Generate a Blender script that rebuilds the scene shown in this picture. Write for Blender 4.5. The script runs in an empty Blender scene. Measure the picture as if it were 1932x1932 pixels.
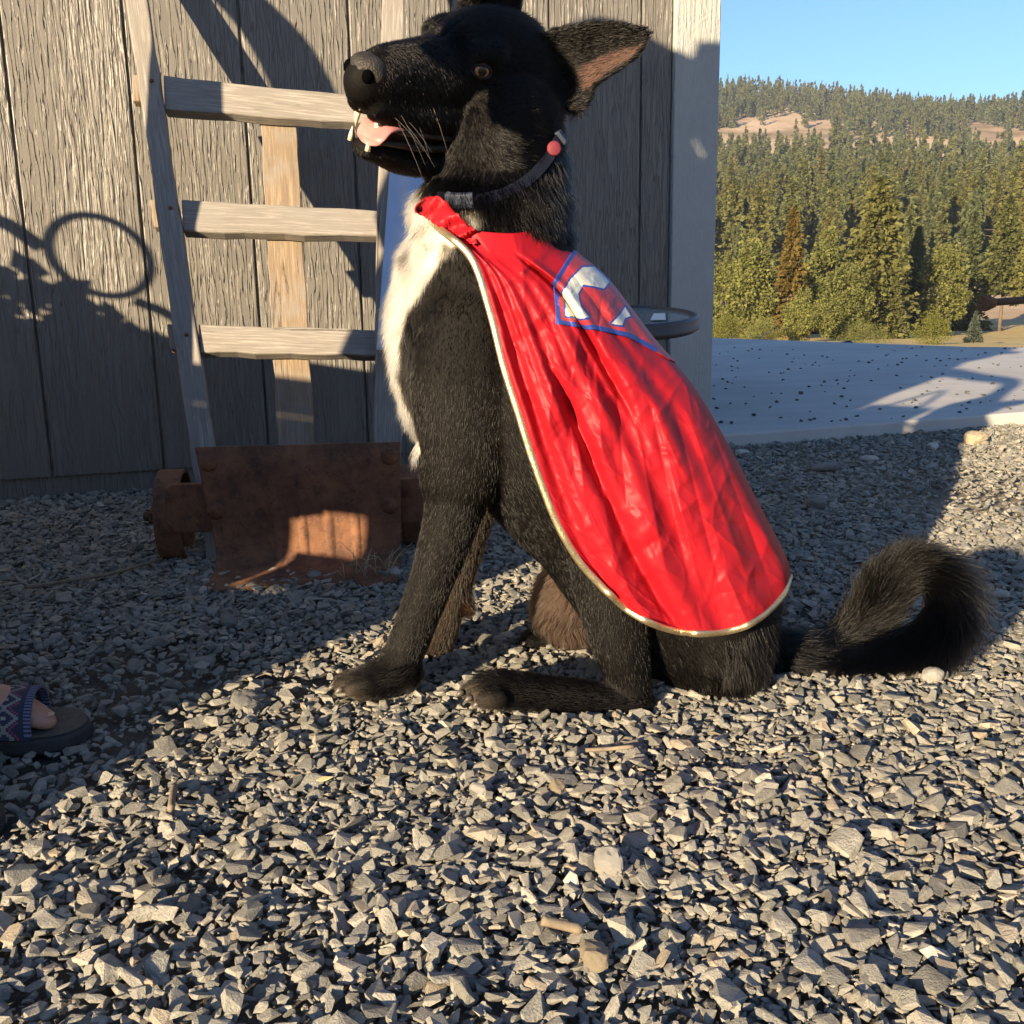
import bpy, bmesh, math, random
import numpy as np
from mathutils import Vector, Matrix

S = bpy.context.scene
COL = S.collection
RS = np.random.RandomState(7)
random.seed(7)
R = math.radians

# ------------------------------------------------------------------ camera
CAM_H, FPX = .56, 1932.
PITCH, ROLL = R(12.7), R(.95)
_f = np.array([0, math.cos(PITCH), -math.sin(PITCH)])
_r0 = np.array([1., 0, 0]); _d0 = np.array([0, -math.sin(PITCH), -math.cos(PITCH)])
_r = _r0*math.cos(ROLL) + _d0*math.sin(ROLL)
_d = _d0*math.cos(ROLL) - _r0*math.sin(ROLL)
CC = np.array([0, 0, CAM_H])
cam = bpy.data.objects.new('camera', bpy.data.cameras.new('camera'))
COL.objects.link(cam); S.camera = cam
cam.data.sensor_width = 36; cam.data.lens = 36.0; cam.data.clip_start = .02; cam.data.clip_end = 9000
cam.matrix_world = Matrix(((_r[0], -_d[0], -_f[0], 0), (_r[1], -_d[1], -_f[1], 0), (_r[2], -_d[2], -_f[2], CAM_H), (0, 0, 0, 1)))

# ------------------------------------------------------------------ world, sun, exposure
SUN_EL = 13.5
HAZE = .00024
w = bpy.data.worlds.new('World'); S.world = w; w.use_nodes = True
nt = w.node_tree; nt.nodes.clear()
sky = nt.nodes.new('ShaderNodeTexSky'); sky.sky_type = 'NISHITA'; sky.sun_disc = False
sky.sun_elevation = R(SUN_EL); sky.sun_rotation = R(215.1); sky.altitude = 700
sky.air_density = 1.05; sky.dust_density = .2; sky.ozone_density = 5.0
bg = nt.nodes.new('ShaderNodeBackground'); bg.inputs[1].default_value = .070
wo = nt.nodes.new('ShaderNodeOutputWorld')
nt.links.new(sky.outputs[0], bg.inputs[0]); nt.links.new(bg.outputs[0], wo.inputs[0])
LD = Vector((.575*math.cos(R(SUN_EL)), .818*math.cos(R(SUN_EL)), -math.sin(R(SUN_EL))))
sun = bpy.data.objects.new('sun', bpy.data.lights.new('sun', 'SUN')); COL.objects.link(sun)
sun.data.energy = 5.0; sun.data.angle = R(.53); sun.data.color = (1, .79, .52)
sun.rotation_euler = LD.to_track_quat('-Z', 'Y').to_euler(); sun.location = (-5, -6, 6)
S.view_settings.view_transform = 'Standard'; S.view_settings.look = 'None'
S.view_settings.gamma = 1; S.view_settings.use_curve_mapping = False; S.view_settings.exposure = 1.70
S.cycles.max_bounces = 8; S.cycles.transparent_max_bounces = 8
try: S.cycles_curves.shape = 'RIBBONS'
except Exception: pass
try: S.render.hair_type = 'STRIP'
except Exception: pass

# ------------------------------------------------------------------ geometry helpers
def ray(px, py): return _f + _r*(px-966)/FPX + _d*(py-966)/FPX
def Yp(px, py, y): v = ray(px, py); return CC + v*(y/v[1])
def Zp(px, py, z=0.): v = ray(px, py); return CC + v*((z-CAM_H)/v[2])
def Pp(px, py, p, n): v = ray(px, py); return CC + v*(np.dot(np.array(p)-CC, n)/np.dot(v, n))
def proj(P):
    q = np.asarray(P, float)-CC; z = q@_f
    return 966+FPX*(q@_r)/z, 966+FPX*(q@_d)/z

def tag(o, label=None, cat=None, group=None, kind=None):
    if label: o['label'] = label
    if cat: o['category'] = cat
    if group: o['group'] = group
    if kind: o['kind'] = kind
    return o
def empty(name, loc=(0, 0, 0)):
    o = bpy.data.objects.new(name, None); o.location = loc; o.empty_display_size = .05; COL.objects.link(o); return o
def mesh_obj(name, V, Fc, mat=None, parent=None, smooth=False, mats=None, mi=None):
    me = bpy.data.meshes.new(name)
    me.from_pydata([tuple(map(float, v)) for v in V], [], [tuple(int(i) for i in f) for f in Fc]); me.update()
    return link_mesh(name, me, mat, parent, smooth, mats, mi)
def link_mesh(name, me, mat=None, parent=None, smooth=False, mats=None, mi=None):
    for m in (mats or ([mat] if mat else [])): me.materials.append(m)
    if mi is not None: me.polygons.foreach_set('material_index', np.asarray(mi, dtype=np.int32))
    if smooth: me.polygons.foreach_set('use_smooth', np.ones(len(me.polygons), dtype=bool))
    o = bpy.data.objects.new(name, me); COL.objects.link(o)
    if parent:
        o.parent = parent
        if isinstance(parent, bpy.types.Object): o.matrix_parent_inverse = pm(parent).inverted()
    return o
def pm(o):
    m = Matrix.LocRotScale(o.location, o.rotation_euler, o.scale)
    if o.parent: m = pm(o.parent) @ o.matrix_parent_inverse @ m
    return m
def bm_obj(name, bm, mat=None, parent=None, smooth=False):
    me = bpy.data.meshes.new(name); bm.normal_update(); bm.to_mesh(me); bm.free(); return link_mesh(name, me, mat, parent, smooth)
def fast_mesh(name, V, Tri):
    me = bpy.data.meshes.new(name); V = np.asarray(V, np.float32); Tri = np.asarray(Tri, np.int32)
    me.vertices.add(len(V)); me.vertices.foreach_set('co', V.ravel())
    k = Tri.shape[1]; me.loops.add(Tri.size); me.loops.foreach_set('vertex_index', Tri.ravel())
    me.polygons.add(len(Tri)); me.polygons.foreach_set('loop_start', np.arange(0, Tri.size, k, dtype=np.int32))
    me.update(calc_edges=True); return me
def bevel(o, wd, seg=2):
    m = o.modifiers.new('bevel', 'BEVEL'); m.width = wd; m.segments = seg; m.limit_method = 'ANGLE'; m.angle_limit = R(40); return o
def box_pts(a, ex, ey, ez):
    a, ex, ey, ez = (np.array(q, float) for q in (a, ex, ey, ez))
    V = [a, a+ex, a+ex+ey, a+ey, a+ez, a+ex+ez, a+ex+ey+ez, a+ey+ez]
    Fc = [(0, 3, 2, 1), (4, 5, 6, 7), (0, 1, 5, 4), (1, 2, 6, 5), (2, 3, 7, 6), (3, 0, 4, 7)]
    return V, Fc
def fix_normals(o):
    bm = bmesh.new(); bm.from_mesh(o.data); bmesh.ops.recalc_face_normals(bm, faces=bm.faces); bm.to_mesh(o.data); bm.free(); return o
def prism(name, poly, off, mat, parent=None, bev=.002, smooth=False):
    """a flat polygon of world points pushed along off"""
    n = len(poly); P = [np.array(p, float) for p in poly]; Q = [p+np.array(off, float) for p in P]
    Fc = [tuple(range(n)), tuple(range(2*n-1, n-1, -1))]+[(i, n+i, n+(i+1) % n, (i+1) % n) for i in range(n)]
    o = fix_normals(mesh_obj(name, P+Q, Fc, mat, parent, smooth))
    if bev: bevel(o, bev)
    return o
def tube_data(path, rad, n=10, closed=False, flat=1.0, up=None):
    path = np.array(path, float); m = len(path); rad = np.broadcast_to(np.array(rad, float), (m,))
    T = np.gradient(path, axis=0) if not closed else np.roll(path, -1, 0)-np.roll(path, 1, 0)
    T /= np.linalg.norm(T, axis=1)[:, None]+1e-9
    ref = np.array(up if up is not None else ((0, 0, 1) if abs(T[0][2]) < .9 else (1, 0, 0)), float); V = []
    for i in range(m):
        a = ref-T[i]*(ref@T[i]); a /= np.linalg.norm(a)+1e-9; b = np.cross(T[i], a)
        if up is None: ref = a
        for k in range(n):
            t = 2*math.pi*k/n; V.append(path[i]+rad[i]*(a*math.cos(t)*flat+b*math.sin(t)))
    Fc = []
    for i in range(m if closed else m-1):
        j = (i+1) % m
        for k in range(n): Fc.append((i*n+k, i*n+(k+1) % n, j*n+(k+1) % n, j*n+k))
    if not closed: Fc += [tuple(range(n-1, -1, -1)), tuple(range((m-1)*n, m*n))]
    return V, Fc
def tube(name, path, rad, mat, parent=None, n=10, closed=False, flat=1.0, up=None, smooth=True):
    V, Fc = tube_data(path, rad, n, closed, flat, up); return mesh_obj(name, V, Fc, mat, parent, smooth)
def catmull(pts, per=8):
    P = np.array(pts, float); P = np.vstack([2*P[0]-P[1], P, 2*P[-1]-P[-2]]); out = []
    for i in range(1, len(P)-2):
        for t in np.arange(per)/per:
            a, b, c, d = P[i-1], P[i], P[i+1], P[i+2]
            out.append(.5*((2*b)+(c-a)*t+(2*a-5*b+4*c-d)*t*t+(3*b-a-3*c+d)*t**3))
    out.append(P[-2]); return np.array(out)
_LAT = np.random.RandomState(3).rand(32, 32, 32)
def vnoise(p):
    p = np.asarray(p, float); i = np.floor(p).astype(int); f = p-i; f = f*f*(3-2*f); i &= 31; j = (i+1) & 31
    L = lambda a, b, c: _LAT[a[..., 0], b[..., 1], c[..., 2]]
    x, y, z = f[..., 0], f[..., 1], f[..., 2]
    m = lambda a, b, t: a+(b-a)*t
    return m(m(m(L(i, i, i), L(j, i, i), x), m(L(i, j, i), L(j, j, i), x), y), m(m(L(i, i, j), L(j, i, j), x), m(L(i, j, j), L(j, j, j), x), y), z)*2-1
def fbm(p, o=4):
    p = np.asarray(p, float); s = 0; a = .5
    for k in range(o): s = s+a*vnoise(p*2**k+7.3*k); a *= .5
    return s
def sstep(a, b, x): t = np.clip((np.asarray(x, float)-a)/(b-a), 0, 1); return t*t*(3-2*t)
def in_poly(px, py, poly):
    px, py = np.asarray(px, float), np.asarray(py, float); r = np.zeros(px.shape, bool); n = len(poly)
    for i in range(n):
        x1, y1 = poly[i]; x2, y2 = poly[(i+1) % n]
        c = ((y1 > py) != (y2 > py)) & (px < (x2-x1)*(py-y1)/((y2-y1) or 1e-9)+x1); r ^= c
    return r
def poly_dist(px, py, poly, closed=True):
    d = np.full(np.asarray(px).shape, 1e9); n = len(poly)
    for i in range(n if closed else n-1):
        a = np.array(poly[i], float); b = np.array(poly[(i+1) % n], float); ab = b-a
        t = np.clip(((px-a[0])*ab[0]+(py-a[1])*ab[1])/(ab@ab+1e-9), 0, 1)
        d = np.minimum(d, np.hypot(px-a[0]-t*ab[0], py-a[1]-t*ab[1]))
    return d

# ------------------------------------------------------------------ material helpers
class NB:
    def __init__(s, name):
        s.m = bpy.data.materials.new(name); s.m.use_nodes = True; s.t = s.m.node_tree; s.t.nodes.clear()
        s.out = s.n('ShaderNodeOutputMaterial'); s.p = s.n('ShaderNodeBsdfPrincipled'); s.l(s.p.outputs[0], s.out.inputs[0])
    def n(s, ty, **kw):
        q = s.t.nodes.new(ty)
        for k, v in kw.items(): setattr(q, k, v)
        return q
    def l(s, a, b): s.t.links.new(a, b)
    def put(s, sock, v):
        if hasattr(v, 'is_linked') or isinstance(v, bpy.types.NodeSocket): s.l(v, sock)
        elif isinstance(v, (tuple, list)) and len(v) == 3 and sock.type == 'RGBA': sock.default_value = (*v, 1)
        else: sock.default_value = v
    def set(s, **kw):
        names = dict(col='Base Color', rough='Roughness', metal='Metallic', spec='Specular IOR Level', nrm='Normal', sheen='Sheen Weight', aniso='Anisotropic', trans='Transmission Weight', ior='IOR', sss='Subsurface Weight', sheenr='Sheen Roughness', coat='Coat Weight', alpha='Alpha')
        for k, v in kw.items(): s.put(s.p.inputs[names[k]], v)
        return s
    def co(s, kind='Object', scale=(1, 1, 1), jitter=False):
        c = s.n('ShaderNodeTexCoord').outputs[kind]
        if kind == 'World': pass
        if jitter:
            oi = s.n('ShaderNodeObjectInfo'); a = s.n('ShaderNodeVectorMath', operation='MULTIPLY_ADD')
            cc = s.n('ShaderNodeCombineXYZ'); [s.l(oi.outputs['Random'], cc.inputs[i]) for i in range(3)]
            s.l(cc.outputs[0], a.inputs[0]); a.inputs[1].default_value = (37, 19, 53); s.l(c, a.inputs[2]); c = a.outputs[0]
        m = s.n('ShaderNodeVectorMath', operation='MULTIPLY'); s.l(c, m.inputs[0]); m.inputs[1].default_value = scale
        return m.outputs[0]
    def pos(s, scale=(1, 1, 1)):
        m = s.n('ShaderNodeVectorMath', operation='MULTIPLY'); s.l(s.n('ShaderNodeNewGeometry').outputs['Position'], m.inputs[0]); m.inputs[1].default_value = scale; return m.outputs[0]
    def noise(s, vec, scale=5., detail=4., rough=.55, dist=0.):
        q = s.n('ShaderNodeTexNoise'); s.l(vec, q.inputs['Vector']); q.inputs['Scale'].default_value = scale
        q.inputs['Detail'].default_value = detail; q.inputs['Roughness'].default_value = rough; q.inputs['Distortion'].default_value = dist; return q.outputs['Fac']
    def vor(s, vec, scale=5., feat='F1', rnd=1.):
        q = s.n('ShaderNodeTexVoronoi', feature=feat); s.l(vec, q.inputs['Vector']); q.inputs['Scale'].default_value = scale; q.inputs['Randomness'].default_value = rnd; return q
    def wave(s, vec, scale=5., dist=4., detail=3., dscale=1., direction='X'):
        q = s.n('ShaderNodeTexWave', bands_direction=direction); s.l(vec, q.inputs['Vector'])
        for k, v in zip(('Scale', 'Distortion', 'Detail', 'Detail Scale'), (scale, dist, detail, dscale)): q.inputs[k].default_value = v
        return q.outputs['Fac']
    def ramp(s, fac, stops, interp='LINEAR'):
        q = s.n('ShaderNodeValToRGB'); q.color_ramp.interpolation = interp; e = q.color_ramp.elements
        while len(e) < len(stops): e.new(.5)
        for i, (p, c) in enumerate(stops):
            e[i].position = p; e[i].color = (*c, 1) if isinstance(c, (tuple, list)) else (c, c, c, 1)
        s.l(fac, q.inputs[0]); return q.outputs[0]
    def mix(s, fac, a, b, mode='MIX'):
        q = s.n('ShaderNodeMix', data_type='RGBA', blend_type=mode); s.put(q.inputs[0], fac); s.put(q.inputs[6], a); s.put(q.inputs[7], b); return q.outputs[2]
    def math(s, op, a, b=0., clamp=False):
        q = s.n('ShaderNodeMath', operation=op, use_clamp=clamp); s.put(q.inputs[0], a); s.put(q.inputs[1], b); return q.outputs[0]
    def bump(s, h, dist=.002, strength=1., prev=None):
        q = s.n('ShaderNodeBump'); q.inputs['Distance'].default_value = dist; q.inputs['Strength'].default_value = strength; s.l(h, q.inputs['Height'])
        if prev is not None: s.l(prev, q.inputs['Normal'])
        return q.outputs[0]
    def rnd(s): return s.n('ShaderNodeObjectInfo').outputs['Random']
    def island(s): return s.n('ShaderNodeNewGeometry').outputs['Random Per Island']

def simple(name, col, rough=.6, var=.25, scale=30., bump=.0006, metal=0., spec=.5, kind='Object'):
    b = NB(name); c = b.co(kind); n = b.noise(c, scale, 5, .6)
    d = tuple(x*(1-var) for x in col); e = tuple(min(1, x*(1+var)) for x in col)
    b.set(col=b.ramp(n, [(.3, d), (.7, e)]), rough=rough, metal=metal, spec=spec)
    if bump: b.set(nrm=b.bump(b.noise(c, scale*3, 4), bump))
    return b.m

# siding: dark grey painted boards with an embossed cedar grain
def mat_siding():
    b = NB('siding paint'); c = b.co('Object', (1, 1, 1), True)
    v = b.n('ShaderNodeVectorMath', operation='MULTIPLY'); b.l(c, v.inputs[0]); v.inputs[1].default_value = (1, 1, .085)
    warp = b.noise(v.outputs[0], 9, 2, .5)
    g1 = b.noise(v.outputs[0], 60, 3, .55, .8)          # streaks
    wv = b.wave(v.outputs[0], 17, 9, 2.5, 4.5, 'X')        # cathedral lines
    g2 = b.ramp(wv, [(.25, 0.), (.75, 1.)])
    s = b.ramp(g1, [(.38, 0.), (.60, 1.)])
    patch = b.ramp(b.noise(v.outputs[0], 6, 2, .5), [(.34, 0.), (.52, 1.)])
    h = b.mix(patch, s, g2); fine = b.noise(c, 260, 3)
    nr = b.bump(h, .0052, 1.); nr = b.bump(fine, .0006, .7, nr)
    colr = b.mix(b.math('MULTIPLY', h, .5), (.165, .153, .133), (.205, .19, .16))
    b.set(col=b.mix(b.math('MULTIPLY', warp, .5), colr, (.14, .132, .118)), rough=.45, spec=.5, nrm=nr); return b.m
def mat_trim():
    b = NB('trim paint'); c = b.co('Object', (1, 1, 1), True)
    v = b.n('ShaderNodeVectorMath', operation='MULTIPLY'); b.l(c, v.inputs[0]); v.inputs[1].default_value = (1, 1, .12)
    g = b.ramp(b.noise(v.outputs[0], 85, 3, .55, .5), [(.4, 0.), (.6, 1.)])
    h = b.ramp(b.noise(c, 40, 3, .6, 1.), [(.45, 0.), (.6, 1.)])
    nr = b.bump(g, .0018, .8); nr = b.bump(h, .0012, .6, nr)
    b.set(col=b.mix(b.noise(c, 12, 3), (.345, .355, .335), (.41, .415, .385)), rough=.55, nrm=nr); return b.m
def mat_oldwood(name, a=(.235, .212, .182), d=(.40, .372, .328), dark=(.09, .07, .05)):
    b = NB(name); c = b.co('Generated'); ob = b.co('Object', (1, 1, 1), True)
    ad = b.n('ShaderNodeAttribute'); ad.attribute_name = 'gr'          # grain coordinates: along, across, depth
    v = b.n('ShaderNodeVectorMath', operation='MULTIPLY'); b.l(ad.outputs['Vector'], v.inputs[0]); v.inputs[1].default_value = (.05, 1, 1)
    j = b.n('ShaderNodeVectorMath', operation='ADD'); b.l(v.outputs[0], j.inputs[0]); oi = b.n('ShaderNodeObjectInfo')
    jj = b.n('ShaderNodeVectorMath', operation='SCALE'); jj.inputs[0].default_value = (31, 17, 11); b.l(oi.outputs['Random'], jj.inputs['Scale']); b.l(jj.outputs[0], j.inputs[1])
    g = b.noise(j.outputs[0], 240, 5, .65, .4); blot = b.noise(ob, 14, 4, .6)
    cr = b.ramp(b.noise(j.outputs[0], 70, 4, .7, .8), [(.30, 1.), (.36, 0.)])
    col = b.ramp(g, [(.25, tuple(x*.75 for x in a)), (.5, a), (.75, d)])
    col = b.mix(b.ramp(blot, [(.45, 0.), (.7, .6)]), col, (.25, .235, .215)); col = b.mix(b.math('MULTIPLY', cr, .75), col, dark)
    nr = b.bump(g, .0012, .9); nr = b.bump(b.math('SUBTRACT', 1., cr), .0022, .9, nr)
    b.set(col=col, rough=.8, spec=.3, nrm=nr); return b.m
def mat_rust():
    b = NB('rust'); c = b.co('Object')
    n1 = b.noise(c, 16, 6, .7); n2 = b.noise(c, 120, 4, .7); n3 = b.noise(c, 45, 5, .7)
    col = b.ramp(n1, [(.30, (.070, .038, .028)), (.46, (.155, .075, .042)), (.60, (.22, .105, .055)), (.8, (.28, .15, .085))])
    col = b.mix(b.ramp(n3, [(.52, 0.), (.66, .8)]), col, (.075, .040, .032)); col = b.mix(b.ramp(n2, [(.5, 0.), (.75, .4)]), col, (.24, .125, .07))
    nr = b.bump(n2, .0012, .8); nr = b.bump(n3, .0015, .6, nr); b.set(col=col, rough=.85, spec=.25, nrm=nr); return b.m
def mat_stone(big=False):
    b = NB('crushed rock'); r = b.rnd(); c = b.co('Object', (1, 1, 1), True)
    col = b.ramp(r, [(0., (.18, .176, .158)), (.3, (.275, .268, .238)), (.62, (.35, .338, .295)), (.90, (.40, .382, .33)), (.96, (.36, .295, .22)), (.98, (.45, .40, .32)), (1., (.56, .53, .46))])
    n = b.noise(c, 1.6, 5, .65); n2 = b.noise(c, 7, 4, .7)
    col = b.mix(.55, col, b.ramp(n, [(.3, (.55, .53, .5)), (.7, (1.3, 1.28, 1.22))]), 'MULTIPLY')
    col = b.mix(b.ramp(n2, [(.55, 0.), (.75, .35)]), col, (.30, .265, .20))
    nr = b.bump(n2, .25, .5); b.set(col=col, rough=.9, spec=.2, nrm=nr); return b.m
def mat_ground():
    b = NB('ground dirt'); p = b.pos(); ln = b.n('ShaderNodeVectorMath', operation='LENGTH'); b.l(p, ln.inputs[0]); L = ln.outputs['Value']
    sx = b.n('ShaderNodeSeparateXYZ'); b.l(p, sx.inputs[0])
    g = b.noise(p, 130, 5, .7); m = b.noise(p, 3.2, 4, .6)
    grit = b.ramp(g, [(.3, (.075, .07, .062)), (.7, (.17, .155, .125))])
    tanc = b.ramp(g, [(.3, (.19, .155, .105)), (.7, (.33, .28, .20))])
    back = b.math('MULTIPLY', b.ramp(b.math('MULTIPLY', sx.outputs[0], 1.), [(.45, 0.), (.85, 1.)]), b.ramp(b.math('MULTIPLY', sx.outputs[1], .25), [(.42, 0.), (.58, 1.)]))
    near = b.mix(b.math('MULTIPLY', back, b.ramp(m, [(.3, .45), (.6, 1.)])), grit, tanc)
    f1 = b.noise(p, .02, 5, .6); f2 = b.noise(p, .4, 4, .6); f3 = b.noise(p, .006, 3, .5)
    grass = b.ramp(f2, [(.3, (.42, .31, .13)), (.7, (.58, .45, .21))])
    hill = b.ramp(f1, [(.38, (.20, .145, .085)), (.5, (.40, .29, .19)), (.64, (.50, .375, .26))])
    hill = b.mix(b.ramp(f2, [(.5, 0.), (.75, .5)]), hill, (.12, .085, .05))
    far = b.mix(b.ramp(b.math('MULTIPLY', L, .0025), [(.3, 0.), (.4, 1.)]), grass, hill)
    col = b.mix(b.ramp(b.math('MULTIPLY', L, .04), [(.30, 0.), (.42, 1.)]), near, far)
    nr = b.bump(b.noise(p, 90, 5, .7), .006, .8); b.set(col=col, rough=.95, spec=.1, nrm=nr); return b.m
def mat_concrete():
    b = NB('concrete'); p = b.pos(); n = b.noise(p, 1.6, 5, .6); n2 = b.noise(p, 45, 4, .7); n3 = b.noise(b.pos((.6, 3, 1)), 2.2, 4, .6)
    col = b.ramp(n, [(.3, (.44, .42, .385)), (.7, (.56, .54, .495))]); col = b.mix(b.ramp(n3, [(.4, 0.), (.7, .45)]), col, (.38, .37, .35))
    col = b.mix(b.ramp(n2, [(.55, 0.), (.8, .3)]), col, (.32, .31, .29)); b.set(col=col, rough=.85, spec=.25, nrm=b.bump(n2, .002, .5)); return b.m
def mat_foliage(name, dark, light, hue=None):
    b = NB(name); i = b.island(); r = b.rnd(); col = b.ramp(i, [(0., dark), (1., light)])
    if hue: col = b.mix(b.ramp(r, [(.35, 0.), (1., .75)]), col, hue)
    col = b.mix(.6, col, b.ramp(r, [(0., (.72, .74, .74)), (1., (1.22, 1.2, 1.12))]), 'MULTIPLY')
    b.set(col=col, rough=.75, spec=.15)
    tr = b.n('ShaderNodeBsdfTranslucent'); b.l(col, tr.inputs[0]); mx = b.n('ShaderNodeMixShader'); mx.inputs[0].default_value = .42
    b.l(b.p.outputs[0], mx.inputs[1]); b.l(tr.outputs[0], mx.inputs[2]); b.l(mx.outputs[0], b.out.inputs[0]); return b.m

M = dict(siding=mat_siding(), trim=mat_trim(), rust=mat_rust(), stone=mat_stone(), ground=mat_ground(), concrete=mat_concrete(),
         wood=mat_oldwood('weathered wood'), wood2=mat_oldwood('tan weathered wood', (.22, .165, .110), (.37, .285, .195)),
         dark=simple('dark backing', (.02, .02, .022), .9, .2, 8, 0), bark=simple('bark', (.12, .085, .06), .95, .3, 3, 0),
         greytable=simple('grey powder coat', (.055, .06, .066), .45, .15, 300, .0004),
         white=simple('white mineral', (.52, .49, .43), .9, .2, 60, .002))

# ------------------------------------------------------------------ terrain
def terrain_z(x, y):
    r = np.hypot(x, y); az = np.degrees(np.arctan2(x, y))
    kr = [0, 5, 8.5, 12, 60, 100, 150, 220, 300, 450, 600, 700, 800, 900, 1000, 1300, 2600]
    kz = [0, 0, -.2, -.55, -3.2, -5.0, -5.2, 0, 10, 36, 66, 92, 118, 143, 148, 120, 100]
    z = np.interp(r, kr, kz)
    f = sstep(250, 900, r); z = z-f*sstep(10, 28, az)*26 + f*sstep(10.5, 8, az)*6
    z = z+f*8*fbm(np.stack([x/170+3, y/170+9, x*0], -1), 3)*sstep(300, 700, r)
    z = z+sstep(9, 40, r)*.35*fbm(np.stack([x/9, y/9, x*0+4], -1), 3)
    return z
rr = np.concatenate([[0], np.linspace(.6, 12, 24), np.geomspace(13, 2600, 90)]); aa = np.radians(np.concatenate([np.arange(-180, -2, 6.), np.arange(-2, 50, .6), np.arange(50, 180, 6.)]))
GX = rr[:, None]*np.sin(aa)[None]; GY = rr[:, None]*np.cos(aa)[None]; GZ = terrain_z(GX, GY)
na = len(aa); V = np.stack([GX, GY, GZ], -1).reshape(-1, 3)
Q = np.array([(i*na+k, i*na+(k+1) % na, (i+1)*na+(k+1) % na, (i+1)*na+k) for i in range(len(rr)-1) for k in range(na)])[:, ::-1]
ground = link_mesh('ground', fast_mesh('ground', V, Q), M['ground'], smooth=True); tag(ground, 'dusty yard ground falling away to a dry field and wooded hills', kind='structure')

# concrete slab
SL0 = np.array([.655, 3.335]); sd = np.array([math.cos(R(19.6)), math.sin(R(19.6))]); SLZ = .056
sp = [SL0, SL0+sd*7.5, np.array([5.2, 5.9+.6]), np.array([3.25, 7.3]), np.array([1.62, 9.1]), np.array([.0, 10.6]), np.array([-.75, 7.6])]
slab = prism('concrete_slab', [(*p, -.15) for p in sp], (0, 0, SLZ+.15), M['concrete'], bev=.008)
tag(slab, 'grey concrete slab beyond the shed corner', kind='structure')

# ------------------------------------------------------------------ shed wall
TH = R(17); WD = np.array([math.cos(TH), math.sin(TH), 0]); WN = np.array([-math.sin(TH), math.cos(TH), 0]); WP = np.array([-1.227, 2.70, 0]); ZU = np.array([0, 0, 1.])
def wall(px, py): return Pp(px, py, WP, WN)
SP = .2833; WTOP = 2.5
tcor = (wall(1357, 0)-WP)@WD; tpost = (wall(1272, 0)-WP)@WD
shed = empty('shed', tuple(WP)); tag(shed, 'shed clad in dark grey grooved siding with a pale corner board', 'shed')
zb = .068
for k in range(-6, 8):
    t0, t1 = k*SP, (k+1)*SP
    t1 = min(t1, tpost-.001)
    if t1-t0 < .03: continue
    g = .0032
    P = WP+WD*(t0+g)+ZU*zb+WN*.0
    Vb, Fb = box_pts((g, 0, 0), (t1-t0-2*g, 0, 0), (0, .014, 0), (0, 0, WTOP-zb))
    o = mesh_obj('siding_board', Vb, Fb, M['siding'])
    o.location = WP+WD*t0+ZU*zb; o.rotation_euler = (0, 0, TH); o.parent = shed; o.matrix_parent_inverse = pm(shed).inverted(); fix_normals(o); bevel(o, .003, 2)
def wbox(name, t0, t1, y0, y1, z0, z1, mat, bev=.003):
    Vb, Fb = box_pts((0, y0, 0), (t1-t0, 0, 0), (0, y1-y0, 0), (0, 0, z1-z0)); o = mesh_obj(name, Vb, Fb, mat)
    o.location = WP+WD*t0+ZU*z0; o.rotation_euler = (0, 0, TH); o.parent = shed; o.matrix_parent_inverse = pm(shed).inverted(); fix_normals(o)
    if bev: bevel(o, bev)
    return o
wbox('corner_board', tpost, tcor, -.016, .02, .03, WTOP, M['trim'], .004)
wbox('side_corner_board', tcor-.02, tcor, .0205, .13, .03, WTOP, M['trim'], .004)
wbox('skirt_board', -6*SP, tpost-.002, .008, .03, .015, zb+.02, M['siding'], .002)
wbox('groove_backing', -6*SP, tpost-.002, .0095, .0175, zb+.022, WTOP-.002, M['siding'], 0)
wbox('wall_core', -6*SP, tcor-.022, .018, 2.6, .03, WTOP, M['dark'], 0)
wbox('roof', -6*SP-.1, tcor+.1, -.08, 2.7, WTOP+.002, WTOP+.12, M['dark'], .01)

# ------------------------------------------------------------------ gravel
def stone_mesh(seed, npt=14, shape=(1, .72, .5)):
    rs = np.random.RandomState(seed); p = rs.uniform(-1, 1, (npt*3, 3)); k = np.max(np.abs(p), 1) > .62; p = p[k][:npt]; nrm = np.linalg.norm(p, axis=1)
    p = p/np.maximum(1, nrm/1.12)[:, None]*np.array(shape); bm = bmesh.new()
    vs = [bm.verts.new(q) for q in p]; r = bmesh.ops.convex_hull(bm, input=vs)
    bmesh.ops.delete(bm, geom=[v for v in bm.verts if not v.link_faces], context='VERTS')
    bmesh.ops.dissolve_limit(bm, angle_limit=R(9), verts=bm.verts, edges=bm.edges); bmesh.ops.triangulate(bm, faces=[f for f in bm.faces if len(f.verts) > 4])
    bmesh.ops.recalc_face_normals(bm, faces=bm.faces); me = bpy.data.meshes.new('gravel_stone'); bm.to_mesh(me); bm.free(); me.materials.append(M['stone']); return me
protos = [stone_mesh(100+i, 11+i % 6, (1, .42+.06*(i % 9), .22+.05*(i % 6))) for i in range(30)]
GRX, GRY, GRES = (-2.6, 2.9), (.35, 4.3), .005
nx, ny = int((GRX[1]-GRX[0])/GRES), int((GRY[1]-GRY[0])/GRES)
gx = GRX[0]+(np.arange(nx)+.5)*GRES; gy = GRY[0]+(np.arange(ny)+.5)*GRES
HG = (.009*fbm(np.stack([np.broadcast_to(gx[:, None]*2.2, (nx, ny)), np.broadcast_to(gy[None]*2.2, (nx, ny)), np.zeros((nx, ny))], -1), 3)).astype(np.float32)+.010
def base_h(x, y):
    i = np.clip(((np.asarray(x)-GRX[0])/GRES).astype(int), 0, nx-1); j = np.clip(((np.asarray(y)-GRY[0])/GRES).astype(int), 0, ny-1); return HG[i, j]
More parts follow.
